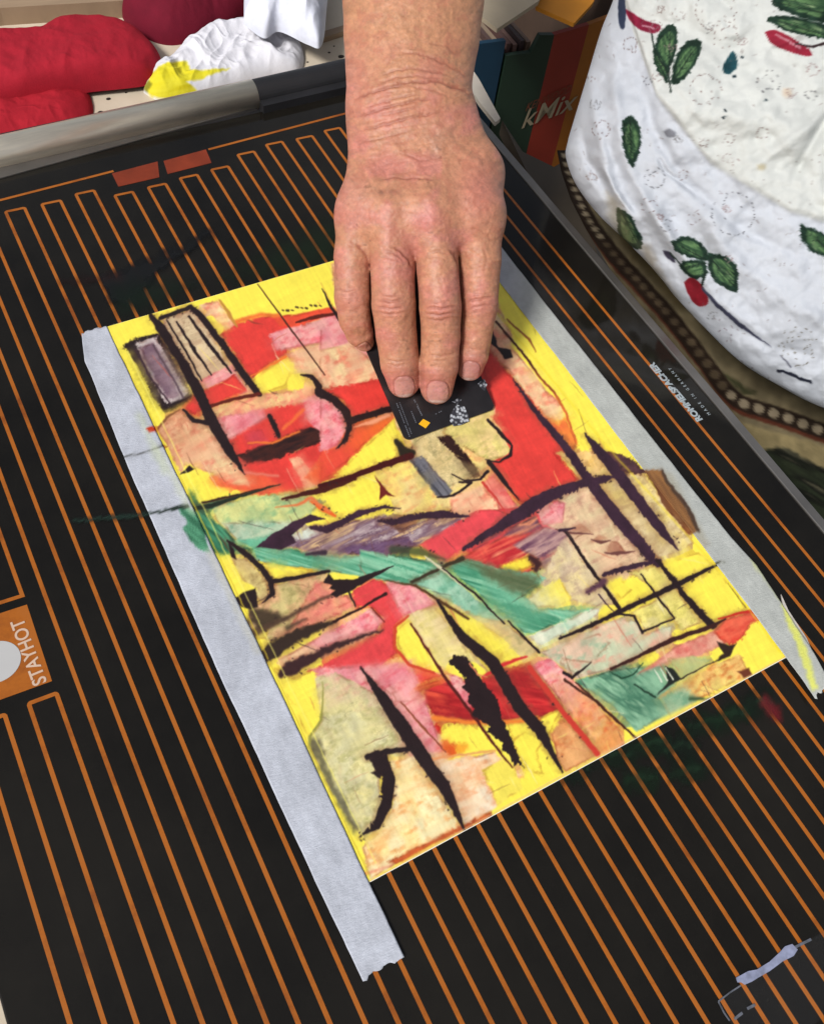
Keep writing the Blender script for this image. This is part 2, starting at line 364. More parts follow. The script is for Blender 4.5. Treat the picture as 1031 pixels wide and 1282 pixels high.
    S(C_(270,960, 300,985, 290,1010), [6, 8, 5], (66, 36, 36), 2)
    P(C_(100,1000, 240,950, 270,990, 180,1030), flat((248, 224, 70), .06), 3)
    S(C_(408,850, 460,932, 532,1034), [2, 3, 4], BLK)
    # --- lower left / centre
    P(D_(150,112, 350,72, 480,58, 640,90, 580,150, 480,202, 340,238, 250,240, 180,190), mott((186, 204, 140), (214, 216, 140), (130, 170, 120), 5, None, .4, 44), 3)
    P(D_(200,190, 340,180, 520,180, 480,250, 350,290, 260,270), mott((176, 206, 176), (206, 214, 180), (110, 160, 130), 5, None, .4, 45), 4)
    P(D_(36,130, 60,38, 98,100, 240,84, 150,130, 130,150, 230,230, 262,292, 352,300, 212,322, 150,312, 90,262, 36,204, 60,180), streak([(30, 66, 48), (84, 160, 120), (36, 84, 62), (60, 130, 96)], .7, 4, 50, 9), 1.5, 3)
    S(D_(0,128, 60,128, 140,118, 250,82, 450,22), [4, 6, 6, 4, 1], (36, 44, 34), 1)
    P(D_(255,265, 352,250, 500,215, 520,262, 420,290, 345,300), flat((110, 186, 150), .1), 2)
    P(D_(330,290, 500,300, 700,330, 950,330, 1040,340, 1040,445, 880,432, 700,402, 450,372, 348,352), sGreen, 1.3)
    P(D_(450,282, 560,205, 700,190, 880,155, 1040,180, 1200,150, 1240,190, 1040,292, 880,332, 780,322, 600,322), sPurp, 2, 3)
    P(D_(480,250, 575,200, 610,235, 540,262), (214, 222, 206), 2.5)
    P(D_(650,300, 850,270, 1000,245, 1040,290, 880,332, 780,328), streak([(76, 48, 78), (120, 90, 120), (60, 38, 60)], -.4, 3, 40, 19), 2.5)
    P(D_(880,170, 1040,150, 1040,190, 960,230), streak([(200, 140, 90), (90, 60, 60), (226, 180, 130)], -.4, 3, 30, 20), 2.5)
    P(D_(345,292, 420,235, 500,182, 580,152, 645,168, 560,190, 500,240, 520,272, 450,302), fPur, 1, 2)
    S(D_(580,208, 650,215, 720,182, 800,142, 900,120, 965,126), [3, 10, 9, 7, 4, 1], fPur, .9, 1.5, teeth=-3, tp=5)
    S(D_(868,178, 930,186, 1040,158, 1160,150, 1260,160), [2, 8, 8, 10, 2], fPur, .9, 1.5, teeth=-4, tp=5)
    S(D_(560,322, 640,315), [3, 6], (60, 44, 56), 2)
    S(D_(430,120, 520,112, 580,80, 660,140), [1, 3, 4, 3], (226, 120, 70), 1.5)
    P(D_(350,352, 610,392, 520,425, 430,435), fYel, 1)
    P(D_(240,335, 300,340, 390,430, 402,490, 378,540, 330,500, 350,470, 280,430), mott((206, 180, 120), (220, 200, 130), (160, 130, 80), 4, (90, 80, 50), .6, 46), 1.5)
    P(D_(420,452, 640,400, 680,490, 745,500, 772,546, 650,612, 480,672, 400,700, 300,640, 320,560, 378,522), mott((206, 188, 126), (226, 176, 130), (150, 140, 84), 4, (70, 64, 40), .75, 47), 1.4)
    P(D_(600,440, 660,440, 690,500, 740,500, 770,545, 620,620, 470,670, 500,620), mott((228, 160, 120), (236, 140, 120), (206, 100, 90), 4, (130, 60, 50), .6, 48), 3)
    P(D_(440,775, 680,640, 840,556, 895,612, 860,655, 700,720, 560,775, 470,800), mPink, 1.4)
    P(D_(440,775, 560,705, 620,740, 540,790, 470,800), mPeach, 4)
    P(D_(760,478, 850,430, 952,470, 975,590, 935,642, 945,752, 880,802, 800,822, 560,830, 700,760, 880,652, 895,602, 842,550, 772,546), flat((224, 70, 72), .12), 1.4)
    P(D_(900,440, 1040,400, 1040,560, 975,590, 940,480), mPink, 2)
    P(D_(570,815, 790,800, 1040,775, 1040,935, 900,930, 700,880), mPink, 4)
    # dark smears towards the left edge
    P(D_(235,522, 300,482, 342,468, 354,552, 322,562, 268,542), BLK, 1.2)
    P(D_(320,560, 440,570, 470,600, 380,640, 310,620), (58, 46, 34), 5, 4, .9)
    P(D_(250,540, 300,600, 330,650, 380,760, 340,770, 280,650), (92, 78, 44), 4, 4, .85)
    P(D_(330,650, 400,640, 390,690, 340,690), (232, 214, 90), 2)
    S(D_(340,660, 470,600, 640,510, 700,495), [10, 5, 3, 1], (70, 50, 40), 2.5, a=.8)
    S(D_(350,782, 420,735, 490,688, 620,632, 690,612), [14, 20, 17, 9, 3], (54, 40, 32), 2.2, 3)
    S(D_(680,612, 800,552, 905,492), [4, 3, 4], (50, 26, 24), .9)
    S(D_(460,835, 500,812, 560,782, 700,712, 885,648), [10, 20, 13, 7, 2], (60, 36, 36), 2.2, 3)
    P(D_(335,772, 355,755, 372,790, 345,785), BLK, 1)
    S(D_(480,640, 560,600), [6, 2], (60, 50, 40), 3, a=.7)
    S(D_(840,555, 895,612), [2, 1.5], (110, 30, 30)); S(D_(745,488, 772,545), [3, 2], BLK)
    P(D_(636,444, 655,408, 676,430, 722,432, 800,425, 935,374, 800,452, 745,485, 690,508, 664,498, 684,480, 655,472, 672,455), BLK, .9)
    S(D_(222,265, 300,320, 370,382, 410,440, 416,492, 372,534), [3, 7, 7, 7, 6, 1], fBlk)
    S(D_(408,442, 520,422, 660,394), [6, 5, 4], BLK)
    P(D_(222,262, 250,300, 262,345, 240,335), BLK, 1)
    P(D_(408,795, 500,852, 592,822, 612,870, 640,1000, 700,1100, 560,1100, 480,930), fYel, 1.2)
    # --- centre right (crop E)
    P(E_(235,132, 450,0, 660,-20, 560,60, 440,130, 330,192), flat((232, 78, 84), .1), 1.2)
    P(E_(340,205, 430,160, 560,100, 700,80, 790,90, 790,150, 700,190, 660,245, 540,230, 430,200), sRedS, 2.5)
    P(E_(600,130, 720,60, 820,80, 780,150, 700,190, 640,160), streak([(90, 56, 84), (200, 160, 150), (100, 60, 84), (236, 190, 150)], -.5, 3.5, 40, 39), 2.5)
    P(E_(545,215, 660,172, 680,215, 590,245), (250, 226, 70), 2.5)
    P(E_(700,262, 740,190, 800,100, 860,180, 905,215, 1005,362, 922,372, 800,342, 740,332), mott((216, 196, 160), (226, 206, 150), (180, 150, 130), 4, (110, 80, 90), .6, 55), 1.5)
    P(E_(650,345, 700,302, 780,262, 832,342, 770,378, 690,376), grad((252, 234, 96), (220, 214, 160), E_(800,290)[0], E_(700,370)[0]), 1.2)
    P(E_(335,215, 380,190, 430,185, 540,225, 680,240, 730,260, 640,330, 700,380, 850,385, 940,372, 860,400, 700,472, 640,482, 600,432, 500,352), sGreen, 1.4)
    P(E_(400,180, 520,220, 700,250, 700,300, 640,335, 520,270), (86, 84, 52), 7, 5, .75)
    P(E_(0,150, 200,180, 330,205, 330,240, 205,290, 100,270, 0,255), sGreen, 1.4)
    S(E_(130,150, 240,160, 330,190), [10, 10, 2], (46, 66, 44), 3, a=.7)
    P(E_(205,285, 320,230, 400,292, 570,440, 440,412, 300,322), mott((120, 184, 152), (164, 206, 176), (90, 150, 120), 5, None, .4, 56), 1.2)
    P(E_(300,330, 440,405, 570,435, 700,545, 640,585, 560,502, 450,425), mott((226, 200, 140), (236, 196, 150), (170, 160, 110), 5, None, .4, 57), 1.6)
    P(E_(655,492, 900,382, 942,376, 932,410, 705,528), mott((206, 216, 190), (226, 226, 200), (160, 200, 170), 5, None, .4, 58), 1.2)
    S(E_(205,278, 310,225, 400,185), [4, 4, 6], (60, 50, 34), 1.2)
    S(E_(255,178, 330,232, 400,290), [2, 4, 2], (214, 206, 170), 1)
    S(E_(325,225, 450,322, 565,440), [2, 3, 2], BLK); S(E_(578,428, 640,490, 700,552), [2, 3, 3], BLK)
    S(E_(0,262, 60,240, 132,214), [3, 2, 1], BLK)
    P(E_(100,278, 222,292, 305,368, 180,412, 148,382), mPink, 1.4)
    P(E_(178,408, 290,368, 400,500, 505,628, 450,592, 360,572, 320,640, 260,540), mott((240, 222, 140), (236, 214, 160), (206, 190, 110), 4, (140, 130, 80), .5, 59), 1.2)
    P(E_(330,380, 450,420, 585,520, 560,560, 545,592, 480,522, 420,462), fYel, 1.2)
    P(E_(190,418, 152,458, 145,522, 180,582, 250,622, 318,632, 262,540), fYel, 1.2)
    S(E_(192,410, 140,452, 134,530, 195,602, 290,632), [2, 4, 4, 4, 3], (206, 70, 44), 1.2)
    P(E_(60,622, 200,580, 236,672, 140,712), mPink, 1.5)
    P(E_(200,600, 330,640, 240,672), fRed, 1.2)
    P(E_(250,692, 340,662, 480,655, 560,612, 665,600, 795,772, 700,812, 580,822, 430,822, 300,812, 255,742), streak([(190, 34, 40), (222, 56, 54), (160, 30, 34), (230, 84, 60)], .15, 5, 60, 12), 1.4, 2.5)
    S(E_(290,808, 430,826, 580,826, 700,812), [6, 5, 5, 4], (238, 130, 50), 2.5)
    P(E_(140,718, 330,650, 348,664, 150,742), flat((214, 92, 50), .1), 1.2)
    P(E_(338,630, 400,650, 430,720, 440,790, 380,720), mPink, 1.6)
    S(E_(100,272, 220,292, 330,362, 425,422), [1, 3, 4, 3], (84, 56, 30), 1.2)
    P(E_(150,742, 250,732, 262,790, 300,862, 335,952, 262,850), mott((244, 230, 200), (240, 216, 180), (236, 180, 160), 5, None, .4, 62), 1.4)
    P(E_(320,850, 430,825, 500,880, 575,965, 420,960, 330,985, 330,900), fYel, 2)
    P(E_(270,985, 420,955, 580,965, 640,1040, 500,1080, 330,1080), mPeach, 2)
    P(E_(590,900, 640,860, 710,805, 795,768, 742,872, 692,942, 720,1031, 660,1020), fYel, 1.8)
    P(E_(570,820, 700,800, 640,870, 600,900), fYel, 1.5)
    P(E_(745,872, 792,812, 935,952, 805,1020, 780,990), mott((222, 150, 90), (230, 170, 110), (200, 110, 60), 6, None, .4, 63), 1.2)
    P(E_(668,600, 742,570, 832,652, 1035,872, 1035,920, 950,950, 800,762), grad(mPink, mott((240, 190, 120), (236, 160, 90), (220, 110, 60), 4, None, .4, 64), E_(740,620)[0], E_(920,860)[0]), 1.4)
    S(E_(662,610, 790,780, 930,950), [6, 7, 7], (204, 60, 48), 1.4)
    P(E_(700,552, 850,490, 1040,405, 1040,602, 850,655, 740,572), mPale, 1.5)
    P(E_(840,662, 1040,600, 1100,800, 1040,800, 950,732), mGreen, 1.3)
    S(E_(480,650, 560,600, 650,570), [3, 5, 3], (210, 50, 50), 1.4)
    S(E_(200,440, 340,660, 480,850, 595,1003), [2, 4, 4, 2], (84, 28, 24), 1)
    S(E_(300,348, 400,490, 520,590, 620,760, 702,852, 792,1022), [3, 11, 16, 15, 15, 2], fBlk, .9, 1.6)
    P(E_(345,590, 365,565, 410,565, 440,600, 470,650, 540,740, 560,820, 600,900, 620,960, 645,1010, 618,985, 600,1000, 590,960, 550,930, 560,905, 500,865, 512,842, 440,795, 448,772, 418,742, 432,712, 400,692, 412,655, 380,622), fBlk, .9, 3.0, 1, 4.)
    S(E_(430,595, 460,640, 500,650), [2, 2, 1], (220, 130, 90))
    P([(E_(340,930)[0][0] + 14 * math.cos(t), E_(340,930)[0][1] + 11 * math.sin(t)) for t in np.linspace(0, 6.1, 12)], flat((232, 96, 36), .1), 3, 4)
    P([(E_(395,925)[0][0] + 9 * math.cos(t), E_(395,925)[0][1] + 7 * math.sin(t)) for t in np.linspace(0, 6.1, 12)], flat((246, 170, 50), .1), 3, 3)
    P([(E_(300,850)[0][0] + 5 * math.cos(t), E_(300,850)[0][1] + 5 * math.sin(t)) for t in np.linspace(0, 6.1, 10)], (214, 50, 40), 1.2)
    S(E_(170,755, 240,840, 320,920), 1.8, (150, 84, 50))
    S(E_(800,632, 830,652, 905,590), [5, 4, 1], BLK); S(E_(845,668, 940,760, 1035,850), [2, 3, 2], (70, 40, 30))
    # --- right (crop G)
    P(G_(60,792, 200,742, 400,722, 452,802, 382,852, 432,912, 300,985, 200,882), streak([(100, 160, 124), (150, 196, 160), (70, 120, 94), (170, 206, 170)], .6, 4, 40, 13), 1.5)
    P(G_(0,640, 230,540, 300,552, 330,602, 445,565, 430,640, 200,742, 80,768, 0,720), mott((222, 190, 160), (196, 204, 170), (232, 150, 130), 5, None, .4, 65), 1.5)
    P(G_(0,650, 150,600, 200,640, 120,720, 0,700), mPale, 5)
    P(G_(300,762, 450,652, 600,590, 650,640, 520,700, 400,722), mott((230, 150, 130), (236, 176, 150), (210, 100, 90), 5, None, .4, 67), 1.5)
    P(G_(420,700, 520,690, 600,700, 520,760, 470,780), mott((190, 196, 130), (140, 170, 120), (220, 190, 110), 5, None, .4, 68), 2)
    P(G_(382,845, 480,790, 600,722, 700,682, 745,762, 560,852, 430,920), mott((238, 214, 120), (238, 190, 110), (206, 110, 50), 4, (150, 90, 50), .5, 69), 1.8)
    P(G_(390,850, 480,800, 540,860, 430,915), mGreen, 4)
    P(G_(400,332, 540,282, 600,332, 732,502, 600,552, 540,502, 480,422), fYel, 1.2)
    P(G_(255,360, 382,335, 445,402, 500,500, 560,560, 470,590, 440,545, 380,440, 310,390), mott((232, 216, 130), (238, 224, 120), (190, 180, 90), 4, (120, 100, 60), .6, 72), 1.2)
    P(G_(270,520, 400,460, 445,540, 330,592, 310,550), mott((236, 222, 120), (228, 214, 140), (180, 170, 90), 4, (120, 100, 60), .5, 73), 1.2)
    P(G_(195,412, 240,388, 285,432, 240,470), fYel, 1.2)
    P(G_(600,592, 642,546, 750,516, 790,520, 802,546, 744,560, 712,622, 662,652, 622,620), streak([(222, 60, 44), (240, 110, 80), (200, 50, 40)], -.4, 4, 30, 14), 1.2)
    S(G_(620,545, 700,520, 790,512, 800,540), [2, 3, 5, 6], (196, 44, 34))
    S(G_(0,622, 120,572, 230,518, 345,465, 460,410, 560,360, 640,322), [3, 5, 6, 6, 7, 5, 2], fBlk)
    S(G_(28,198, 110,332, 232,502), [1, 4, 5], BLK); S(G_(0,200, 60,190), [4, 2], PUR)
    S(G_(176,372, 250,350, 330,330, 392,318), [5, 7, 6, 4], fPur, 1, 2, teeth=3)
    S(G_(382,318, 440,392, 500,470, 545,520, 598,572), [5, 7, 7, 9, 8], fBlk, .9, 2)
    S(G_(315,370, 390,470, 447,542, 320,596), [2, 3, 2, 3], BLK)
    S(G_(230,526, 290,532, 322,600), [3, 3, 3], BLK)
    S(G_(200,742, 330,680, 450,622, 600,572, 645,545), [3, 5, 6, 5, 2], (60, 30, 26))
    S(G_(150,450, 215,520), [2, 1], PUR); S(G_(110,440, 170,400), [5, 8], (90, 56, 70), 2.5, 3)
    P(G_(612,632, 660,650, 690,640, 664,690, 600,716, 640,680), (50, 34, 26), 1.2)
    P(G_(412,728, 440,735, 474,780, 430,805, 378,842, 420,790), (36, 40, 34), 1.2)
    S(G_(472,778, 600,712), [2, 1], BLK)
    S(G_(195,752, 240,775, 285,765, 325,718), [1.5, 2.5, 2, 1], (34, 70, 50)); S(G_(290,800, 370,850), [2, 3], (34, 60, 44))
    S(G_(510,855, 600,860), [5, 2], (60, 84, 54), 2.5)
    for k in range(3): S(G_(370 + k * 22, 745 + k * -5, 400 + k * 20, 790 + k * -5), [1, 2], (226, 230, 206))
    P(G_(690,752, 740,735, 752,765, 722,778), (110, 56, 36), 1.5)
    S(G_(655,405, 725,500), [.8, 1.4], (110, 90, 30), .7)
    S(G_(20,782, 150,872, 300,1012), [3, 3, 3], (70, 36, 26), 1)
    P(G_(560,140, 620,180, 560,210), (250, 232, 120), 3, a=0)
    # --- bottom left (crop H)
    P(H_(170,60, 350,45, 500,165, 620,180, 690,390, 560,420, 430,200, 200,160), mPink, 2.5)
    P(H_(480,150, 560,130, 620,170, 560,190, 500,190), mPink, 2)
    P(H_(170,90, 260,70, 430,160, 560,392, 390,412, 432,482, 446,650, 362,735, 300,650, 200,470, 150,370, 160,320, 202,262), grad(mott((226, 190, 160), (206, 196, 150), (226, 150, 140), 4, (110, 100, 70), .6, 81), mNet, H_(330,90)[0], H_(300,230)[0]), 1.5)
    P(H_(150,370, 200,400, 260,520, 350,700, 330,720, 200,470), (88, 84, 62), 5, 4, .8)
    P(H_(150,330, 200,340, 210,400, 160,390), (70, 64, 50), 4, 3, .7)
    S(H_(205,110, 206,200, 198,265, 155,330, 152,372), [1, 2, 3, 3, 3], (150, 146, 70), 1.2)
    P(H_(478,425, 570,408, 600,460, 772,705, 600,782, 420,892, 395,905, 365,775, 445,702, 492,602), mott((246, 220, 150), (246, 232, 180), (230, 150, 80), 5, (190, 120, 60), .5, 82), 2)
    P(H_(560,395, 700,390, 720,430, 900,390, 1000,530, 870,640, 780,690, 700,560, 620,420), mott((244, 206, 160), (248, 230, 200), (232, 150, 100), 5, None, .4, 83), 2)
    P(H_(845,465, 960,400, 1010,540, 910,605), flat((244, 226, 90), .06), 1.6)
    P(H_(470,830, 600,770, 740,695, 885,632, 890,650, 700,740, 500,845), flat((196, 92, 44), .15), 2.5, 2.5)
    S(H_(350,890, 480,850), [4, 2], (226, 120, 100), 3, a=.7)
    S(H_(640,420, 900,385), [3, 2], (226, 150, 96), 1.5)
    S(H_(520,190, 610,290, 702,392), 1.6, (140, 70, 50))
    S(H_(358,48, 430,150, 520,280, 620,430, 700,540, 776,704), [1, 11, 18, 18, 15, 3], fBlk, .9, 1.6)
    S(H_(385,410, 450,394, 552,378), [8, 8, 6], fBlk, .9, 1.5)
    S(H_(440,408, 472,500, 462,600, 420,690, 352,736), [14, 17, 14, 10, 1], fBlk, .9, 1.5, teeth=5, tp=6)
    P(H_(385,410, 420,470, 400,475, 440,500, 450,420), fBlk, 1)
    # ridge of yellow wax along both edges
    S([(152, 446), (310, 770), (462, 1096)], 1.6, (214, 190, 50), 1, .8, .8)
    S([(160, 440), (320, 770), (470, 1080)], 1.6, (255, 246, 120), 1, .8, .6)
    S([(612, 380), (760, 560), (905, 720), (975, 815)], 2, (240, 216, 50), 2, .8, .6)
    S(A_(100,250, 140,262), 2, (120, 120, 60), 1, a=0)
    S([(463, 1103), (700, 973), (985, 821)], 1.6, (226, 186, 140), 1, .5, .7)
    c.close(6)
    for f, pts, w_, a, k in later:
        if f == c.stroke:
            ws = list(w_) if hasattr(w_, '__len__') else [w_] * len(pts)
            if max(ws) > 5: c.stroke(pts, [x * 1.35 + 2 for x in ws], flat((120, 74, 50), .3, 3), 4.5, 5, .38, seed=77)
    c.bleed()
    rs_ = np.random.RandomState(4)
    for i in range(150):          # scraper scratches and stray threads of wax
        u_, v_ = rs_.rand(2); x_, y_ = 140 + 330 * v_ + 480 * u_, 420 + 640 * v_ - 200 * u_; an = rs_.choice([1.12, -.5, .95, .3]) + rs_.uniform(-.15, .15); L_ = rs_.uniform(8, 46)
        cl = [(250, 238, 190), (110, 60, 40), (60, 40, 40), (250, 226, 120), (200, 90, 70)][rs_.randint(5)]
        c.stroke([(x_, y_), (x_ + L_ * .5 * math.cos(an), y_ + L_ * .5 * math.sin(an) + rs_.uniform(-1, 1)), (x_ + L_ * math.cos(an), y_ + L_ * math.sin(an))], [.6, rs_.uniform(1, 2), .4], cl, .7, 1, rs_.uniform(.25, .6))
    for f, pts, w_, a, k in later: f(pts, w_, *a, **k)
    for f, pts, w_, a, k in later:      # crumbs of pigment along the thick dark strokes
        if f != c.stroke or not hasattr(w_, '__len__') or max(w_) < 7: continue
        for i in range(len(pts) - 1):
            for q in range(3):
                t_ = rs_.rand(); x_ = pts[i][0] + (pts[i + 1][0] - pts[i][0]) * t_; y_ = pts[i][1] + (pts[i + 1][1] - pts[i][1]) * t_
                ex_, ey_ = pts[i + 1][0] - pts[i][0], pts[i + 1][1] - pts[i][1]; L_ = math.hypot(ex_, ey_) + 1e-6; sd_ = rs_.choice([-1, 1]) * (w_[i] * .5 + rs_.uniform(-.5, 1.5))
                x_ += -ey_ / L_ * sd_; y_ += ex_ / L_ * sd_
                c.stroke([(x_, y_), (x_ + rs_.uniform(-3, 3), y_ + rs_.uniform(-2, 2))], [rs_.uniform(1, 3), .6], (52, 34, 34), .7, .8, .8)
    return c
# ------------------------------------------------------------------ object helpers
def tag(o, label=None, cat=None, group=None, kind=None):
    if label: o['label'] = label
    if cat: o['category'] = cat
    if group: o['group'] = group
    if kind: o['kind'] = kind
    return o

def link(name, me, mats=None, parent=None, smooth=False):
    o = bpy.data.objects.new(name, me); COL.objects.link(o)
    for m in (mats if isinstance(mats, (list, tuple)) else [mats]):
        if m: me.materials.append(m)
    if smooth: me.polygons.foreach_set('use_smooth', [True] * len(me.polygons))
    if parent:
        o.parent = parent; o.matrix_parent_inverse = Matrix.Translation(-Vector(parent.location))
    return o

def empty(name, loc):
    o = bpy.data.objects.new(name, None); COL.objects.link(o); o.location = loc; o.empty_display_size = .02
    return o

def mesh_np(name, V, Fq, col=None, alpha=False):
    """V (n,3); Fq (m,k) int; col (n,4) colours as linear floats"""
    me = bpy.data.meshes.new(name); V = np.ascontiguousarray(V, np.float32); Fq = np.ascontiguousarray(Fq, np.int32)
    me.vertices.add(len(V)); me.vertices.foreach_set('co', V.ravel())
    k = Fq.shape[1]; me.loops.add(Fq.size); me.loops.foreach_set('vertex_index', Fq.ravel())
    me.polygons.add(len(Fq)); me.polygons.foreach_set('loop_start', np.arange(0, Fq.size, k, dtype=np.int32))
    me.update(calc_edges=True)
    if col is not None:
        a = me.color_attributes.new('pigment', 'FLOAT_COLOR', 'POINT')
        a.data.foreach_set('color', np.ascontiguousarray(col, np.float32).ravel())
    me.validate()
    return me

def grid_faces(nu, nv, wrap=False):
    i, j = np.meshgrid(np.arange(nu - 1), np.arange(nv if wrap else nv - 1), indexing='ij')
    a = i * nv + j; b = (i + 1) * nv + j; c = (i + 1) * nv + (j + 1) % nv; d = i * nv + (j + 1) % nv
    return np.stack([a, b, c, d], -1).reshape(-1, 4)

def box(bm, x0, y0, z0, x1, y1, z1, M=None, bev=0):
    vs = [bm.verts.new((x, y, z)) for z in (z0, z1) for x, y in ((x0, y0), (x1, y0), (x1, y1), (x0, y1))]
    fs = [bm.faces.new([vs[i] for i in f]) for f in ((3, 2, 1, 0), (4, 5, 6, 7), (0, 1, 5, 4), (1, 2, 6, 5), (2, 3, 7, 6), (3, 0, 4, 7))]
    if bev:
        es = list({e for f in fs for e in f.edges}); r = bmesh.ops.bevel(bm, geom=es, offset=bev, segments=2, affect='EDGES', profile=.5)
        vs = list({v for f in r['faces'] for v in f.verts} | {v for v in vs if v.is_valid})
    if M: bmesh.ops.transform(bm, matrix=M, verts=vs)
    return fs

def prism(bm, pts, z0, z1, mi=0):
    """pts: list of (x,y); closed slab between z0 and z1"""
    n = len(pts)
    ar = sum(pts[i][0] * pts[(i + 1) % n][1] - pts[(i + 1) % n][0] * pts[i][1] for i in range(n))
    if ar < 0: pts = pts[::-1]
    a = [bm.verts.new((p[0], p[1], z0)) for p in pts]; b = [bm.verts.new((p[0], p[1], z1)) for p in pts]
    fs = [bm.faces.new(b), bm.faces.new(a[::-1])]
    for i in range(n):
        fs.append(bm.faces.new((a[i], a[(i + 1) % n], b[(i + 1) % n], b[i])))
    for f in fs: f.material_index = mi
    return fs

def fin(bm, name, mats, parent=None, smooth=False, tri=False):
    bmesh.ops.recalc_face_normals(bm, faces=bm.faces)
    if tri: bmesh.ops.triangulate(bm, faces=[f for f in bm.faces if len(f.verts) > 4])
    me = bpy.data.meshes.new(name); bm.to_mesh(me); bm.free()
    return link(name, me, mats, parent, smooth)

def cyl(bm, p, q, r, seg=32, caps=True):
    p, q = Vector(p), Vector(q); d = (q - p); ax = d.normalized()
    u = ax.orthogonal().normalized(); v = ax.cross(u)
    ra = []; rb = []
    for i in range(seg):
        t = 2 * PI * i / seg; o = (u * math.cos(t) + v * math.sin(t)) * r
        ra.append(bm.verts.new(p + o)); rb.append(bm.verts.new(q + o))
    for i in range(seg): bm.faces.new((ra[i], ra[(i + 1) % seg], rb[(i + 1) % seg], rb[i]))
    if caps: bm.faces.new(ra[::-1]); bm.faces.new(rb)

# ------------------------------------------------------------------ materials
class NT:
    def __init__(s, name):
        s.m = bpy.data.materials.new(name); s.m.use_nodes = True; s.t = s.m.node_tree
        s.b = s.t.nodes['Principled BSDF']
    def n(s, kind, **kw):
        x = s.t.nodes.new(kind)
        for k, v in kw.items():
            if k in x.inputs: x.inputs[k].default_value = v
            else: setattr(x, k, v)
        return x
    def l(s, a, b): s.t.links.new(a, b)
    def noise(s, scale, detail=4, rough=.55, obj=True, stretch=None):
        tc = s.n('ShaderNodeTexCoord'); x = s.n('ShaderNodeTexNoise'); x.inputs['Scale'].default_value = scale
        x.inputs['Detail'].default_value = detail; x.inputs['Roughness'].default_value = rough
        src = tc.outputs['Object']
        if stretch:
            mp = s.n('ShaderNodeMapping'); mp.inputs['Scale'].default_value = stretch; s.l(src, mp.inputs['Vector']); src = mp.outputs['Vector']
        s.l(src, x.inputs['Vector']); return x
    def ramp(s, src, stops):
        r = s.n('ShaderNodeValToRGB'); e = r.color_ramp.elements
        while len(e) < len(stops): e.new(.5)
        for i, (p, c) in enumerate(stops): e[i].position = p; e[i].color = c
        s.l(src, r.inputs['Fac']); return r.outputs['Color']
    def bump(s, src, strength, dist):
        b = s.n('ShaderNodeBump'); b.inputs['Strength'].default_value = strength; b.inputs['Distance'].default_value = dist
        s.l(src, b.inputs['Height']); s.l(b.outputs['Normal'], s.b.inputs['Normal']); return b

def setp(b, **kw):
    for k, v in kw.items():
        b.inputs[{'rough': 'Roughness', 'metal': 'Metallic', 'spec': 'Specular IOR Level', 'sss': 'Subsurface Weight', 'coat': 'Coat Weight', 'coatr': 'Coat Roughness', 'alpha': 'Alpha', 'sheen': 'Sheen Weight'}[k]].default_value = v

def mat(name, c, rough=.5, metal=0, spec=.5, var=.12, vs=30., bump=0, bs=200., bd=.0005, stretch=None, **kw):
    s = NT(name); setp(s.b, rough=rough, metal=metal, spec=spec, **kw)
    nz = s.noise(vs, 5, .6, stretch=stretch)
    lo = tuple(v * (1 - var) for v in c[:3]) + (1,); hi = tuple(min(1, v * (1 + var)) for v in c[:3]) + (1,)
    s.l(s.ramp(nz.outputs['Fac'], [(.3, lo), (.7, hi)]), s.b.inputs['Base Color'])
    if bump: s.bump(s.noise(bs, 4, .6).outputs['Fac'], bump, bd)
    return s.m

def mat_pig(name, rough=.5, spec=.5, bump=0, bs=300., bd=.0004, alpha=False, sss=0, sssr=(.003, .001, .0006), coat=0, rvar=0, stretch=None):
    s = NT(name); setp(s.b, rough=rough, spec=spec, sss=sss, coat=coat)
    a = s.n('ShaderNodeAttribute'); a.attribute_name = 'pigment'
    s.l(a.outputs['Color'], s.b.inputs['Base Color'])
    if alpha: s.l(a.outputs['Alpha'], s.b.inputs['Alpha'])
    if sss:
        s.b.inputs['Subsurface Radius'].default_value = (1, .35, .2); s.b.inputs['Subsurface Scale'].default_value = sssr[0]
    if rvar:
        r = s.n('ShaderNodeMapRange'); r.inputs['To Min'].default_value = rough - rvar; r.inputs['To Max'].default_value = rough + rvar
        s.l(s.noise(60, 4).outputs['Fac'], r.inputs['Value']); s.l(r.outputs['Result'], s.b.inputs['Roughness'])
    if bump: s.bump(s.noise(bs, 5, .65, stretch=stretch).outputs['Fac'], bump, bd)
    return s.m

ALB = .80
def plane_pig(name, x0, y0, x1, y1, step, cv, material, z=0.0, parent=None, fn=None, keep=None, thick=None):
    """flat sheet with pigment laid from a canvas; fn(X,Y)->z offset"""
    nx = int((x1 - x0) / step) + 1; ny = int((y1 - y0) / step) + 1
    X, Y = np.meshgrid(np.linspace(x0, x1, nx), np.linspace(y0, y1, ny), indexing='ij')
    Z = np.full(X.shape, z) + (fn(X, Y) if fn else 0)
    V = np.stack([X, Y, Z], -1).reshape(-1, 3)
    px, py = proj(V)
    col = cv.sample(px, py); c4 = np.ones((len(V), 4)); c4[:, :3] = lin(np.clip(col[:, :3], 0, 1)) * ALB; c4[:, 3] = col[:, 3]
    Fq = grid_faces(nx, ny)
    if keep is not None:
        k = keep(c4)[Fq].any(axis=1); Fq = Fq[k]
    return link(name, mesh_np(name, V, Fq, c4), material, parent)

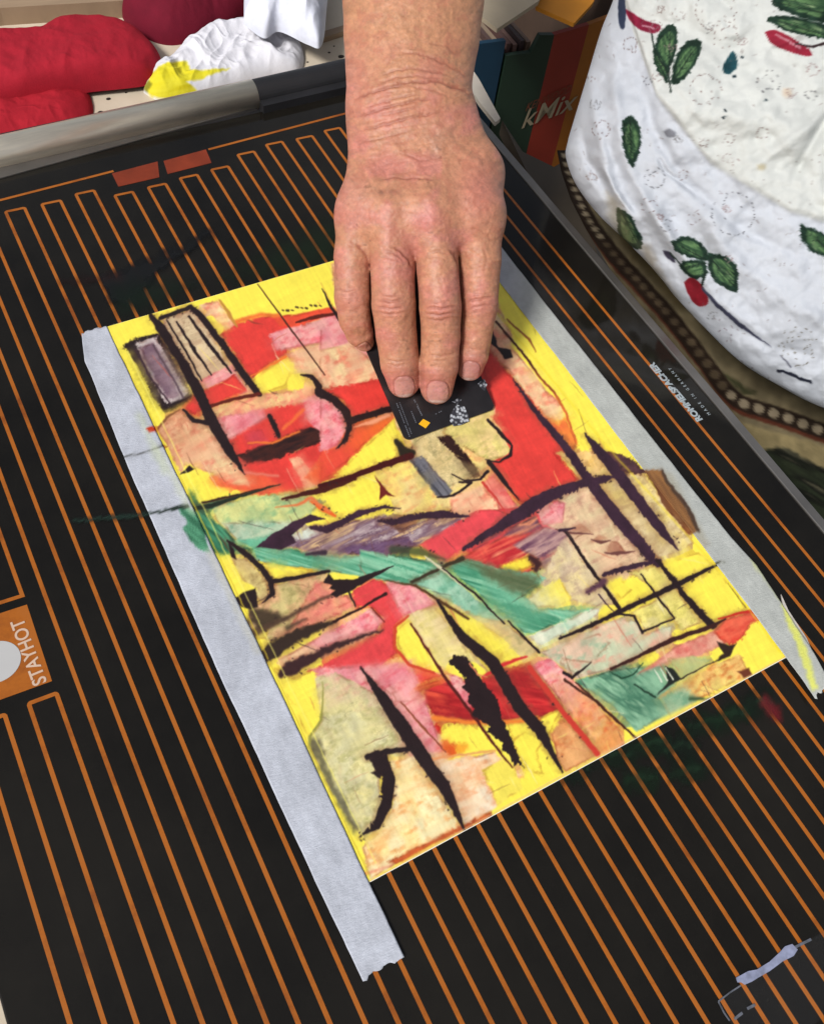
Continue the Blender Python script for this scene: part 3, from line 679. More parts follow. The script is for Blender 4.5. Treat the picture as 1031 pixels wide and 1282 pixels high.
# ------------------------------------------------------------------ heated glass plate
m_glass = NT('black_glass'); setp(m_glass.b, rough=.16, spec=.30)
nz = m_glass.noise(9, 6, .65)
m_glass.l(m_glass.ramp(nz.outputs['Fac'], [(.35, (.0052, .0046, .0038, 1)), (.7, (.0135, .0118, .0092, 1))]), m_glass.b.inputs['Base Color'])
mr = m_glass.n('ShaderNodeMapRange'); mr.inputs['To Min'].default_value = .03; mr.inputs['To Max'].default_value = .16
m_glass.l(m_glass.noise(25, 6, .7).outputs['Fac'], mr.inputs['Value']); m_glass.l(mr.outputs['Result'], m_glass.b.inputs['Roughness'])
m_glass = m_glass.m
m_trk = NT('heating_track_orange'); setp(m_trk.b, rough=.3, spec=.4)
m_trk.l(m_trk.ramp(m_trk.noise(28, 6, .7).outputs['Fac'], [(.28, s2l(112, 56, 20)), (.5, s2l(160, 90, 27)), (.75, s2l(158, 94, 40))]), m_trk.b.inputs['Base Color']); m_trk = m_trk.m
m_pad = mat('contact_pad', s2l(120, 46, 22), .35, var=.25, vs=60)
m_alu = mat('aluminium_trim', s2l(138, 134, 130), .38, .85, var=.15, vs=40)
m_tube = mat('brushed_steel_tube', s2l(236, 226, 206), .34, .8, var=.1, vs=60, stretch=(1, 8, 8))
m_blackp = mat('black_plastic', (.012, .012, .014, 1), .5, var=.4, vs=30)
m_lett = mat('printed_lettering', s2l(196, 170, 150), .5, var=.1)
m_silv = mat('silver_lettering', s2l(150, 160, 166), .4, var=.15, vs=300)
m_disc = mat('grey_disc', s2l(178, 178, 178), .4, var=.05)

plate = tag(empty('hot_plate', (.07, .13, -.012)), 'large black glass hot plate with thin orange heating tracks, under the painting', 'hot plate')
PX0, PX1, PY0, PY1 = -.1235, .2580, -.172, .422
bm = bmesh.new(); box(bm, PX0, PY0, -.006, PX1, PY1, 0, bev=.0008); fin(bm, 'glass', m_glass, plate)
bm = bmesh.new(); box(bm, PX0 - .001, PY0 - .001, -.03, PX1 + .0005, PY1 + .004, -.0062); fin(bm, 'casing', m_blackp, plate)

def plate_top(y):   # the glass ends along a slightly skew line
    return y
# one continuous serpentine
PIT = 9.33e-3; XL = -.0223
bm = bmesh.new(); TW = .00165; ZT = .00012
def tpath(pts, w=TW, z=ZT):
    """ribbon with mitred corners, a hair above the glass"""
    P2 = [Vector((p[0], p[1])) for p in pts]; L = []; Rr = []
    for i, p in enumerate(P2):
        d0 = (p - P2[i - 1]).normalized() if i else None; d1 = (P2[i + 1] - p).normalized() if i < len(P2) - 1 else None
        if d0 is None: d0 = d1
        if d1 is None: d1 = d0
        n0 = Vector((-d0.y, d0.x)); n1 = Vector((-d1.y, d1.x)); m = (n0 + n1)
        m = m / max(.3, m.dot(n0)) if m.length > 1e-4 else n0
        L.append(bm.verts.new((p.x + m.x * w / 2, p.y + m.y * w / 2, z))); Rr.append(bm.verts.new((p.x - m.x * w / 2, p.y - m.y * w / 2, z)))
    for i in range(len(P2) - 1): bm.faces.new((Rr[i], Rr[i + 1], L[i + 1], L[i]))
def arch(x0, x1, ytop, yb0, yb1):
    r = .0007
    tpath([(x0, yb0), (x0, ytop - r), (x0 + r * .35, ytop - r * .35), (x0 + r, ytop), (x1 - r, ytop - .0004), (x1 - r * .35, ytop - .0004 - r * .35), (x1, ytop - .0004 - r), (x1, yb1)])
tops = [.3885, .3875, .3890, .3805, .3805, .3815, .3822, .3892, .3918, .3905, .3917, .3925, .3925]
YB = -.160
x = XL
for k, ty in enumerate(tops):
    a = -.0213 + .0188 * k; b = a + .0098
    if k == 12: b = a + .0095
    arch(a, b, ty, YB, YB)
for k, x0 in enumerate((.2212, .2322, .2428)):          # border runs on the right
    tpath([(x0, YB), (x0 - .001, .37 - .012 * k), (x0 - .001, .395 + .002 * k)], .0016) if k else tpath([(x0 + .0003, YB), (x0, .396)], .0016)
tpath([(.2418, .399), (.2, .4032), (.0965, .3995)], z=ZT)
tpath([(-.12, .3975), (-.0196, .3985), (.041, .4002)])
for x0 in (-.0317, -.0409, -.0500, -.0592, -.0684):      # long left runs
    pass
arch(-.0409, -.0317, .3862, YB, YB); arch(-.0592, -.0500, .3868, YB, YB)
tpath([(-.0684, YB), (-.0684, .392)])
# left end: loops interrupted by the printed badge
arch(-.0871, -.0767, .1166, YB, YB); arch(-.1058, -.0962, .1166, YB, YB)
tpath([(-.0773, .39), (-.0765, .1625), (-.0872, .1632), (-.0875, .39)]); tpath([(-.096, .39), (-.096, .1632), (-.1055, .1636), (-.1055, .39)])
trk = fin(bm, 'heating_track', m_trk, plate)
bm = bmesh.new()
for pts in ([(.0392, .3868), (.0625, .3864), (.0662, .3995), (.0395, .3985)], [(.0676, .3874), (.0938, .3878), (.0952, .4000), (.0694, .3988)]):
    prism(bm, pts, .00002, .00018)
fin(bm, 'contact_pad', m_pad, plate)
bm = bmesh.new(); prism(bm, [(-.0767, .1217), (-.0760, .1578), (-.112, .1600), (-.112, .1235)], .00002, .00014)
badge = fin(bm, 'badge', m_trk, plate)
bm = bmesh.new(); prism(bm, [(-.0935 + .0094 * math.cos(t), .1385 + .0088 * math.sin(t)) for t in np.linspace(0, 2 * PI, 48, endpoint=False)], .0002, .00028)
fin(bm, 'disc', m_disc, badge)

def text(name, s, loc, rotz, size, material, parent=None, M=None, shear=0, ext=.00002, sx=1, space=1, bold=0):
    cu = bpy.data.curves.new(name, 'FONT'); cu.body = s; cu.size = size; cu.extrude = ext; cu.shear = shear; cu.space_character = space; cu.offset = bold
    tmp = bpy.data.objects.new(name + '_tmp', cu); COL.objects.link(tmp)
    dg = bpy.context.evaluated_depsgraph_get(); me = bpy.data.meshes.new_from_object(tmp.evaluated_get(dg))
    bpy.data.objects.remove(tmp)
    me.name = name
    me.transform(Matrix.Diagonal((sx, 1, 1, 1)))
    me.transform(M if M is not None else Matrix.Translation(loc) @ Matrix.Rotation(rotz, 4, 'Z'))
    me.materials.clear()
    return link(name, me, material, parent)

text('lettering', 'STAYHOT', (-.0785, .1222, .00028), math.radians(90 + 1), .0073, m_lett, badge, sx=.93, bold=.00012)
text('lettering', 'ROMMELSBACHER', (.2459, .1190, .0002), math.radians(91), .0050, m_silv, plate, sx=1.0, bold=.00026)
text('lettering', 'MADE IN GERMANY', (.2520, .1200, .0002), math.radians(91), .0024, m_silv, plate, sx=.92, space=1.9)

# rims
bm = bmesh.new(); box(bm, PX1, PY0, -.028, PX1 + .0050, .412, .0006, bev=.0004); fin(bm, 'side_trim', m_alu, plate)
ang = math.atan2(.4395 - .4245, .145 + .03)
bm = bmesh.new()
pa_, pb_ = Vector(at(4, 190, .004)), Vector(at(318, 118, .004)); dirr = (pb_ - pa_).normalized(); ang = math.atan2(dirr.y, dirr.x)
p0 = pa_ - dirr * .17; p1 = pb_; p2 = p1 + dirr * .115
cyl(bm, p0, p1, .0086, 48)
tube = fin(bm, 'tube', m_tube, plate, True)
bm = bmesh.new(); cyl(bm, p1, p2, .0083, 32); box(bm, 0, -.014, -.011, .11, .004, .001, Matrix.Translation(p1) @ Matrix.Rotation(ang, 4, 'Z'))
fin(bm, 'end_piece', m_blackp, plate)
bm = bmesh.new(); prism(bm, [tuple(at(a_, b_, .0006)[:2]) for a_, b_ in ((-80, 222), (4, 203), (322, 128), (322, 134), (4, 222), (-80, 242))], -.004, .0006); fin(bm, 'lip', m_alu, plate)
# dark sloped filler between glass and rail
bm = bmesh.new(); box(bm, -.2, .4215, -.006, PX1, .455, -.0012); fin(bm, 'rear_border', m_blackp, plate)

# ------------------------------------------------------------------ painted sheet
cv = paint_sheet()
m_wax = mat_pig('wax_pigment', .33, .42, bump=.45, bs=380., bd=.00028, rvar=.13)
m_paper = mat('white_card_stock', s2l(235, 232, 222), .6, var=.03)
pic = tag(empty('painting', (PW / 2, PH / 2, 0)), 'bright abstract wax painting in yellow, red, green and black, taped to the plate', 'painting')
def relief(X, Y):
    gx_, gy_ = proj(np.stack([X, Y, 0 * X + .00085], -1)); lum = cv.sample(gx_.ravel(), gy_.ravel())[:, :3].mean(1).reshape(X.shape)
    return (.75 - lum) * .00022 + (fbm(X / .004, Y / .004, 3, 3) - .5) * .00012
ALB = .88
pg = plane_pig('wax_layer', -.0030, 0, PW + .0038, PH, .00036, cv, m_wax, .00085, pic, relief)
ALB = .80
bm = bmesh.new(); box(bm, -.003, -.0002, .0001, PW + .004, PH + .0002, .00070); fin(bm, 'paper', m_paper, pic)

# ------------------------------------------------------------------ masking tape
def in_out(pts, name, z, material, top, parent=None, step=.0012, lift=None, label=None, thick=.00018):
    """crinkled strip cut to an outline (world xy), grid cropped then snapped to the outline by scaling rows"""
    pass
def strip(name, rows, z, cvs, label, lift=None, nacross=22):
    """rows: list of (xleft, xright, y) ordered along the strip"""
    rows = np.array(rows); n = max(60, int((abs(rows[-1, 2] - rows[0, 2])) / .0011)); t = np.linspace(0, 1, n)
    s = np.interp(rows[:, 2], [rows[0, 2], rows[-1, 2]], [0, 1])
    xl = np.interp(t, s, rows[:, 0]); xr = np.interp(t, s, rows[:, 1]); yy = np.interp(t, s, rows[:, 2])
    u = np.linspace(0, 1, nacross)
    X = xl[:, None] * (1 - u) + xr[:, None] * u; Y = yy[:, None] + 0 * u
    return X, Y, t, u
cvt = Canvas(60, 300, 1035, 1250, (190, 192, 202))
XX, YY = np.meshgrid(60 + np.arange(cvt.W), 300. + np.arange(cvt.H))
n = fbm(XX / 5., YY / 5., 4, 4); n2 = fbm(XX / 26., YY / 26., 9, 3)
base = np.array((196, 201, 213.)) / 255.  # bluish shade on the white left tape, put into its base colour
cvt.im[..., :3] = base * (1 + ((n - .5) * .12 + (n2 - .5) * .16)[..., None])
rt = sstep(600, 680, XX)[..., None]; cvt.im[..., :3] = cvt.im[..., :3] * (1 - rt) + np.array((186, 190, 186.)) / 255. * (1 + ((n - .5) * .10 + (n2 - .5) * .12)[..., None]) * rt
Pq, Sq = cvt.poly, cvt.stroke
Pq(D_(0,120, 60,125, 110,150, 150,320, 96,300, 60,262, 48,235, 30,212, 50,190, 34,160), streak([(40, 76, 58), (96, 168, 130), (40, 90, 66)], .7, 4, 50, 9), 1.2, 2.5)
Sq([(90, 652), (150, 646), (200, 641), (235, 633)], [2, 3, 3, 6], (30, 44, 36), 1)
Sq([(155, 572), (185, 566), (205, 557)], [2, 1.6, 3], (60, 60, 56), 1, a=.8)
for a in (([(196, 560), (240, 640)], (214, 222, 190)), ([(175, 520), (205, 590)], (206, 216, 186)), ([(262, 690), (300, 770), (322, 815)], (196, 196, 180))):
    Sq(a[0], 7, a[1], 6, 3, .6)
Pq(C_(700,590, 732,606, 802,608, 822,662, 884,732, 942,852, 918,864, 890,850), streak([(196, 130, 70), (120, 74, 44), (90, 56, 38)], .95, 5, 60, 4), 1)
Pq(C_(800,608, 822,660, 884,732, 946,855, 985,870, 960,820, 900,740, 850,690, 830,610), (70, 48, 36), 1.4, 2, 0)
Sq(C_(800,606, 824,662, 884,732, 925,800, 944,852), [3, 4, 5, 5, 4], (58, 38, 34), 1.2, 2)
Sq(G_(590,335, 642,320), [3, 2], (60, 60, 40), 1)
Pq(C_(700,560, 744,606, 800,600, 850,640, 990,900, 960,940), (150, 130, 90), 5, 3, .25)
Pq(A_(272,640, 290,628, 322,634, 318,648, 284,652), (200, 60, 30), 1)
Sq([(462, 1085), (466, 1103)], [2, 5], (190, 90, 80), 1.5)
Sq([(975, 745), (985, 770), (1003, 812), (1018, 860)], [3, 6, 10, 8], (228, 232, 110), 3, 3, .9)
Sq([(940, 700), (975, 745)], [3, 6], (226, 230, 130), 4, 3, .6)
m_tape = mat_pig('masking_tape_paper', .75, .2, bump=1., bs=520., bd=.0004, stretch=(1, 2.6, 1))

def build_strip(name, rows, z, label, lift=None, rag=(0, 0), na=26):
    X, Y, t, u = strip(name, rows, z, cvt, label, nacross=na)
    # torn ends
    e = fbm(np.linspace(0, 5, na), np.zeros(na), 8, 3) - .5
    w0 = np.exp(-t / .02)[:, None]; w1 = np.exp(-(1 - t) / .02)[:, None]
    Y = Y + (w0 * rag[0] + w1 * rag[1]) * e[None] * .010
    # edge waver
    ev = (fbm(Y / .01, Y * 0, 3, 3) - .5) * .0006
    X = X + ev
    Z = z + (fbm(X / .003, Y / .012, 12, 3) - .5) * .00025 + 0 * X
    if lift is not None: X, Y, Z = lift(X, Y, Z, t, u)
    V = np.stack([X, Y, Z], -1).reshape(-1, 3); px, py = proj(V)
    c4 = np.ones((len(V), 4)); c4[:, :3] = lin(np.clip(cvt.sample(px, py)[:, :3], 0, 1)) * ALB
    me = mesh_np(name, V, grid_faces(len(t), na), c4)
    o = link(name, me, m_tape, None, True)
    md = o.modifiers.new('solid', 'SOLIDIFY'); md.thickness = .00012; md.offset = 1
    return o
def w(p): return at(*p)
rowsL = [(-.0165, -.0006, -.0272), (-.0172, -.0006, 0), (-.0184, 0.0003, .10), (-.0178, .0002, .20), (-.0158, .0004, .272), (-.0120, .0004, .2895)]
tl = build_strip('masking_tape', rowsL, .0013, '', rag=(.35, .3))
tag(tl, 'long pale bluish strip of masking tape along the left edge of the painting', 'tape', 'strips of masking tape holding the painting')
def curl(X, Y, Z, t, u):
    k = np.clip((.03 - Y) / .05, 0, 1)
    return X - k ** 2 * .004 * (1), Y, Z + k ** 1.5 * .006 * np.sin(np.clip(k, 0, 1) * 1.9) * (.5 + .5 * u[None])
rowsR = []
for a_, b_ in (((1003, 868), (1028, 862)), ((985, 818), (1012, 812)), ((957, 767), (989, 765)), ((902, 703), (960, 728)), ((870, 672), (925, 690)), ((780, 555), (854, 600)), ((700, 452), (775, 500)), ((660, 400), (696, 400)), ((606, 330), (641, 330)), ((572, 286), (612, 292))):
    A1, B1 = at(*a_), at(*b_); rowsR.append((.1991, B1[0], (A1[1] + B1[1]) / 2))
rowsR[0] = (.1992, .2070, -.0200); rowsR[1] = (.1988, .2105, -.004); rowsR[2] = (.1990, .2135, .018)
rowsR.sort(key=lambda r_: r_[2])
tr = build_strip('masking_tape', rowsR, .0013, '', curl, rag=(.5, .2))
tag(tr, 'grey strip of masking tape right of the painting, its lower end curling up', 'tape', 'strips of masking tape holding the painting')
# peeled film edge beside the curl
bm = bmesh.new(); prism(bm, [tuple(at(x_, y_)[:2]) for x_, y_ in ((976, 745), (985, 765), (1008, 800), (1024, 838), (1020, 846), (1008, 828), (1004, 834), (995, 808), (982, 780))], .0002, .0009)
m_scrap = mat('peeled_paper', s2l(188, 182, 174), .7, var=.2, vs=200)
tag(fin(bm, 'paper_scrap', m_scrap, None, tri=True), 'thin greyish sliver of peeled backing beside the curled tape end', 'scrap')
# residue bottom right
m_res = mat('tape_residue', s2l(128, 134, 160), .7, var=.35, vs=250)
bm = bmesh.new(); prism(bm, [tuple(at(x_, y_)[:2]) for x_, y_ in ((920, 1224), (926, 1221), (935, 1216), (946, 1214), (962, 1204), (975, 1192), (981, 1185), (990, 1182), (997, 1189), (992, 1197), (978, 1204), (962, 1216), (948, 1224), (940, 1229), (931, 1233), (927, 1230), (922, 1230))], .0002, .0006)
resid = fin(bm, 'tape_residue', m_res, None, tri=True)
tag(resid, 'torn strip of pale lilac tape residue on the glass at the lower right', 'tape residue')
s_ = NT('clear_film'); setp(s_.b, rough=.5, alpha=.008, spec=.2); s_.b.inputs['Base Color'].default_value = s2l(170, 175, 185); m_film = s_.m
bm = bmesh.new(); prism(bm, [tuple(at(x_, y_)[:2]) for x_, y_ in ((898, 1254), (926, 1232), (990, 1190), (1040, 1160), (1075, 1230), (1000, 1300), (925, 1300))], .00018, .00022)
film = fin(bm, 'clear_film', m_film, None)
tag(film, 'patch of clear sticky film with a pale outline, below the lilac tape residue', 'film')
bm = bmesh.new()
def rib(pts, wd, z):
    for (a, b) in zip(pts[:-1], pts[1:]):
        a, b = Vector(at(*a)[:2]), Vector(at(*b)[:2]); nn = (b - a).normalized(); nn = Vector((-nn.y, nn.x)) * wd / 2
        bm.faces.new([bm.verts.new((q.x, q.y, z)) for q in (a - nn, b - nn, b + nn, a + nn)])
rib([(926, 1234), (912, 1243), (898, 1254)], .0005, .00040); rib([(898, 1254), (905, 1268), (912, 1278)], .0006, .00042)
m_re2 = mat('film_edge', s2l(84, 88, 98), .6, var=.5, vs=300)
fin(bm, 'edge', m_re2, film)
for e_ in ([(918, 1276), (928, 1268)], [(934, 1263), (944, 1258)], [(990, 1188), (1014, 1176)]):
    bm = bmesh.new(); rib(e_, .0009, .00044); fin(bm, 'edge', m_re2, film)

# ------------------------------------------------------------------ wax smears on the glass
m_smear = mat_pig('thin_wax_film', .35, .5, alpha=True)
def smear(name, label, x0, y0, x1, y1, draw, z):
    c = Canvas(x0, y0, x1, y1, (10, 12, 10), 2.0, True); draw(c)
    pts = np.array([at(a, b) for a in (x0, x1) for b in (y0, y1)])
    o = plane_pig(name, pts[:, 0].min(), pts[:, 1].min(), pts[:, 0].max(), pts[:, 1].max(), .0014, _Edge(c), m_smear, z, keep=lambda c4: c4[:, 3] > .012)
    tag(o, label, 'wax smear', 'thin wax smears on the hot plate'); return o
class _Edge:
    def __init__(s, c): s.c = c
    def sample(s, px, py): return s.c.sample(px, py, fill=np.array([.04, .05, .04, 0.]))
def d1(c):
    c.poly([(125, 350), (165, 332), (200, 318), (262, 290), (268, 296), (210, 330), (190, 352), (170, 378), (140, 380)], (14, 14, 13), 7, 10, .93, 12)
    c.stroke([(75, 352), (110, 350), (150, 345)], [3, 6, 10], (40, 16, 12), 6, 6, .5)
smear('wax_smear', 'blackish smudge across the orange tracks above the left corner of the painting', 60, 270, 290, 395, d1, .00055)
def d2(c): c.stroke([(92, 652), (150, 647), (200, 642)], [4, 6, 4], (34, 56, 46), 1.5, 2, .75)
smear('wax_smear', 'thin dark green streak on the glass just left of the tape', 80, 635, 200, 665, d2, .00050)
def d3(c):
    for i, (x_, y_) in enumerate(((720, 965), (770, 945), (815, 930), (850, 935), (880, 905), (915, 895), (945, 880), (860, 965), (800, 975))):
        c.poly([(x_ - 28, y_ + 4), (x_ - 5, y_ - 14), (x_ + 30, y_ - 12), (x_ + 22, y_ + 12), (x_ - 10, y_ + 20)], (14, 34 + 4 * (i % 3), 20), 7, 15, .4, 9, seed=i + 3)
        c.stroke([(x_ - 20, y_ + 6), (x_ + 2, y_ - 4), (x_ + 26, y_ - 2)], [2, 5, 1], (40, 66, 44), 1.6, 6, .42, seed=i + 5)
    c.poly([(955, 870), (975, 885), (978, 905), (965, 900), (950, 882)], (120, 30, 36), 6, 5, .7, 9)
smear('wax_smear', 'dark green smear with a red fleck on the glass below the painting', 670, 820, 1025, 1040, d3, .00055)
def d4(c):
    c.poly([(285, 345), (370, 300), (425, 270), (425, 325), (350, 342)], (22, 42, 22), 20, 12, .5, 20)
    c.poly([(150, 365), (200, 350), (250, 352), (190, 385), (150, 395)], (20, 36, 22), 14, 10, .5, 20)
smear('wax_smear', 'faint green haze on the glass just above the painting, left of the hand', 130, 240, 432, 410, d4, .00060)
# ------------------------------------------------------------------ hand and forearm: one continuous skin from a distance field
def build_hand(vox=.85):
    D0 = 437.0
    X0, X1, Y0, Y1, Z0, Z1 = -62., 60., -395., -38., 372., 470.
    nx, ny, nz = int((X1 - X0) / vox), int((Y1 - Y0) / vox), int((Z1 - Z0) / vox)
    gx = (X0 + np.arange(nx) * vox).astype(np.float32); gy = (Y0 + np.arange(ny) * vox).astype(np.float32); gz = (Z0 + np.arange(nz) * vox).astype(np.float32)
    D = np.full((nx, ny, nz), 30., np.float32)
    def J(px, py, dz, r):
        d = D0 + dz
        return np.array([(px - CX) / F * d, (py - CY) / F * d, d]), r / F * d
    def cone(a, b, k, zs=1.0, kfun=None):
        (pa, ra), (pb, rb) = J(*a), J(*b)
        lo = np.minimum(pa, pb) - max(ra, rb) - 14; hi = np.maximum(pa, pb) + max(ra, rb) + 14
        i0, i1 = np.searchsorted(gx, [lo[0], hi[0]]); j0, j1 = np.searchsorted(gy, [lo[1], hi[1]]); k0, k1 = np.searchsorted(gz, [lo[2], hi[2]])
        x = gx[i0:i1][:, None, None]; y = gy[j0:j1][None, :, None]; z = gz[k0:k1][None, None, :]
        e = pb - pa; e2 = e.copy(); e2[2] /= zs; L = float(e2 @ e2)
        dx = x - pa[0]; dy = y - pa[1]; dz = (z - pa[2]) / zs
        t = np.clip((dx * e2[0] + dy * e2[1] + dz * e2[2]) / L, 0, 1)
        q = np.sqrt((dx - t * e2[0]) ** 2 + (dy - t * e2[1]) ** 2 + (dz - t * e2[2]) ** 2)
        d = (q - (ra + (rb - ra) * t)) * (1 if zs == 1 else (.5 + .5 * zs))
        S = D[i0:i1, j0:j1, k0:k1]
        kk = k if kfun is None else kfun(y)
        h = np.clip(.5 + .5 * (S - d) / kk, 0, 1)
        D[i0:i1, j0:j1, k0:k1] = S + (d - S) * h - kk * h * (1 - h)
    # forearm and wrist (oval)
    fore = [(530, -640, 26, 98), (524, -300, 8, 98), (519, -60, 0, 89), (517, 0, -2, 86.5), (515, 45, -4, 83), (512.5, 85, -6, 78), (511.5, 118, -8, 75.0), (513, 140, -9, 74)]
    for a, b in zip(fore[:-1], fore[1:]): cone(a, b, 3., .70)
    # palm: metacarpals
    k = 9.
    cone((478, 145, -9, 37), (454, 268, -16, 25), k)
    cone((495, 145, -11, 36), (488, 285, -20, 25), k)
    cone((520, 145, -12, 36), (543, 283, -21, 25), k)
    cone((545, 145, -11, 36), (594, 268, -17, 28), k)
    cone((562, 150, -7, 30), (598, 212, -10, 26), k)
    cone((598, 212, -10, 26), (600, 262, -12, 25), k)
    cone((515, 165, -7, 52), (530, 240, -13, 56), 12., .62)
    cone((500, 255, -16, 44), (562, 258, -15, 46), 12., .62)
    # styloid bump and knuckle heads
    cone((470, 205, -15, 20), (463, 250, -18, 16), 8.)
    def kf(lo, hi, a=7., b=.9):
        y0 = (lo - CY) / F * 420.; y1 = (hi - CY) / F * 420.
        def f(y):
            t = np.clip((y - y0) / (y1 - y0), 0, 1); return (a * (1 - t) + b * t).astype(np.float32)
        return f
    kw = kf(292, 332)
    fingers = [
        [(449, 272, -16, 25), (441, 325, -17, 22.3), (440.5, 372, -16, 22.2), (444, 400, -11, 20), (450, 417, -5, 17.5), (456, 428, 0, 12.5)],
        [(489, 284, -22, 26), (491, 335, -22, 27.5), (492.5, 382, -20, 27.5), (496, 420, -13, 25.5), (500.5, 455, -8, 24.5), (505, 478, -1.3, 20.5)],
        [(544, 283, -23, 26), (547.5, 335, -23, 26), (551, 385, -21, 26.3), (551.5, 422, -14, 24.4), (549.5, 458, -9, 24), (546.5, 486, -.8, 20.5)],
        [(598, 276, -18, 28), (601, 330, -16, 25.5), (600, 383, -12, 23), (595, 424, -6, 19.5), (592, 444, -3, 19), (588, 460, 1.5, 17)],
    ]
    for f in fingers:
        for a, b in zip(f[:-1], f[1:]): cone(a, b, 2., kfun=kw)
    for a, b in (((600, 225, -4, 26), (596, 330, 4, 22)), ((596, 330, 4, 22), (585, 385, 9, 22)), ((585, 385, 9, 22), (568, 428, 14.5, 19))): cone(a, b, 3., kfun=kf(255, 300))
    # knuckle domes
    for c, r in (((487, 262, -24, 22), 0), ((538, 262, -27, 23), 0), ((590, 262, -21, 22), 0), ((455, 256, -19, 20), 0)):
        cone(c, (c[0], c[1] + 14, c[2] + 2, c[3]), 13.)
    # ---- naive surface nets
    ins = D < 0
    c = ins[:-1, :-1, :-1].astype(np.int8)
    for dx in (0, 1):
        for dy in (0, 1):
            for dz in (0, 1):
                if dx + dy + dz: c = c + ins[dx:nx - 1 + dx, dy:ny - 1 + dy, dz:nz - 1 + dz]
    act = (c > 0) & (c < 8)
    idx = np.full(act.shape, -1, np.int64); ii = np.argwhere(act); idx[act] = np.arange(len(ii))
    acc = np.zeros((len(ii), 3)); cnt = np.zeros(len(ii))
    cor = [(a, b, d) for a in (0, 1) for b in (0, 1) for d in (0, 1)]
    val = {q: D[ii[:, 0] + q[0], ii[:, 1] + q[1], ii[:, 2] + q[2]] for q in cor}
    for a in cor:
        for ax in range(3):
            if a[ax] == 0:
                b = list(a); b[ax] = 1; b = tuple(b)
                va, vb = val[a], val[b]; m = (va < 0) != (vb < 0)
                t = np.where(m, va / np.where(m, va - vb, 1), 0)
                p = np.array(a, float)[None] + 0 * acc; p[:, ax] += t
                acc += p * m[:, None]; cnt += m
    V = (ii + acc / cnt[:, None]) * vox + np.array([X0, Y0, Z0])
    faces = []
    for ax in range(3):
        o = [0, 0, 0]; o[ax] = 1
        A = ins[:nx - o[0], :ny - o[1], :nz - o[2]]; B = ins[o[0]:, o[1]:, o[2]:]
        e = np.argwhere(A != B); e = e[(e > 0).all(1) & (e[:, 0] < nx - 1) & (e[:, 1] < ny - 1) & (e[:, 2] < nz - 1)]
        u, v = [(1, 2), (2, 0), (0, 1)][ax]
        U = np.zeros(3, int); U[u] = 1; W_ = np.zeros(3, int); W_[v] = 1
        q = [e, e - U, e - U - W_, e - W_]
        f = np.stack([idx[k_[:, 0], k_[:, 1], k_[:, 2]] for k_ in q], 1)
        fl = ins[e[:, 0], e[:, 1], e[:, 2]]
        f[~fl] = f[~fl][:, ::-1]
        faces.append(f)
    Fq = np.concatenate(faces); Fq = Fq[(Fq >= 0).all(1)]
    # smooth
    E2 = np.concatenate([Fq[:, [0, 1]], Fq[:, [1, 2]], Fq[:, [2, 3]], Fq[:, [3, 0]]])
    for it in range(4):
        s = np.zeros_like(V); n = np.zeros(len(V))
        for a in range(3): s[:, a] = np.bincount(E2[:, 0], V[E2[:, 1], a], len(V)) + np.bincount(E2[:, 1], V[E2[:, 0], a], len(V))
        n = np.bincount(E2[:, 0], minlength=len(V)) + np.bincount(E2[:, 1], minlength=len(V))
        V = V + .5 * (s / n[:, None] - V)
    # keep the visible end only once subdivided
    return V, Fq

def subdiv(V, Fq):
    """one Catmull-like linear split then light smoothing"""
    n = len(V)
    e = np.concatenate([Fq[:, [0, 1]], Fq[:, [1, 2]], Fq[:, [2, 3]], Fq[:, [3, 0]]]); es = np.sort(e, 1)
    key = es[:, 0].astype(np.int64) * n + es[:, 1]; uk, inv = np.unique(key, return_inverse=True)
    ev = np.stack([uk // n, uk % n], 1); EV = (V[ev[:, 0]] + V[ev[:, 1]]) / 2
    FV = V[Fq].mean(1); m = len(Fq); i = inv.reshape(4, m) + n; fc = np.arange(m) + n + len(ev)
    Vn = np.concatenate([V, EV, FV])
    Fn = np.concatenate([np.stack([Fq[:, k], i[k], fc, i[(k - 1) % 4]], 1) for k in range(4)])
    E2 = np.concatenate([Fn[:, [0, 1]], Fn[:, [1, 2]], Fn[:, [2, 3]], Fn[:, [3, 0]]])
    for it in range(2):
        s = np.stack([np.bincount(E2[:, 0], Vn[E2[:, 1], a], len(Vn)) + np.bincount(E2[:, 1], Vn[E2[:, 0], a], len(Vn)) for a in range(3)], 1)
        c = np.bincount(E2[:, 0], minlength=len(Vn)) + np.bincount(E2[:, 1], minlength=len(Vn))
        Vn = Vn + .5 * (s / c[:, None] - Vn)
    return Vn, Fn

def normals(V, Fq):
    fn = np.cross(V[Fq[:, 2]] - V[Fq[:, 0]], V[Fq[:, 3]] - V[Fq[:, 1]])
    N = np.stack([sum(np.bincount(Fq[:, k], fn[:, a], len(V)) for k in range(4)) for a in range(3)], 1)
    return N / np.maximum(1e-9, np.linalg.norm(N, axis=1))[:, None]

def pdist(X, Y, pts):
    """distance to polyline, plus parameter"""
    best = np.full(X.shape, 1e9); tt = np.zeros(X.shape); n = len(pts) - 1
    for i in range(n):
        ax, ay = pts[i]; ex, ey = pts[i + 1][0] - ax, pts[i + 1][1] - ay; L = ex * ex + ey * ey
        t = np.clip(((X - ax) * ex + (Y - ay) * ey) / L, 0, 1); d = np.hypot(X - ax - t * ex, Y - ay - t * ey)
        m = d < best; best = np.where(m, d, best); tt = np.where(m, (i + t) / n, tt)
    return best, tt

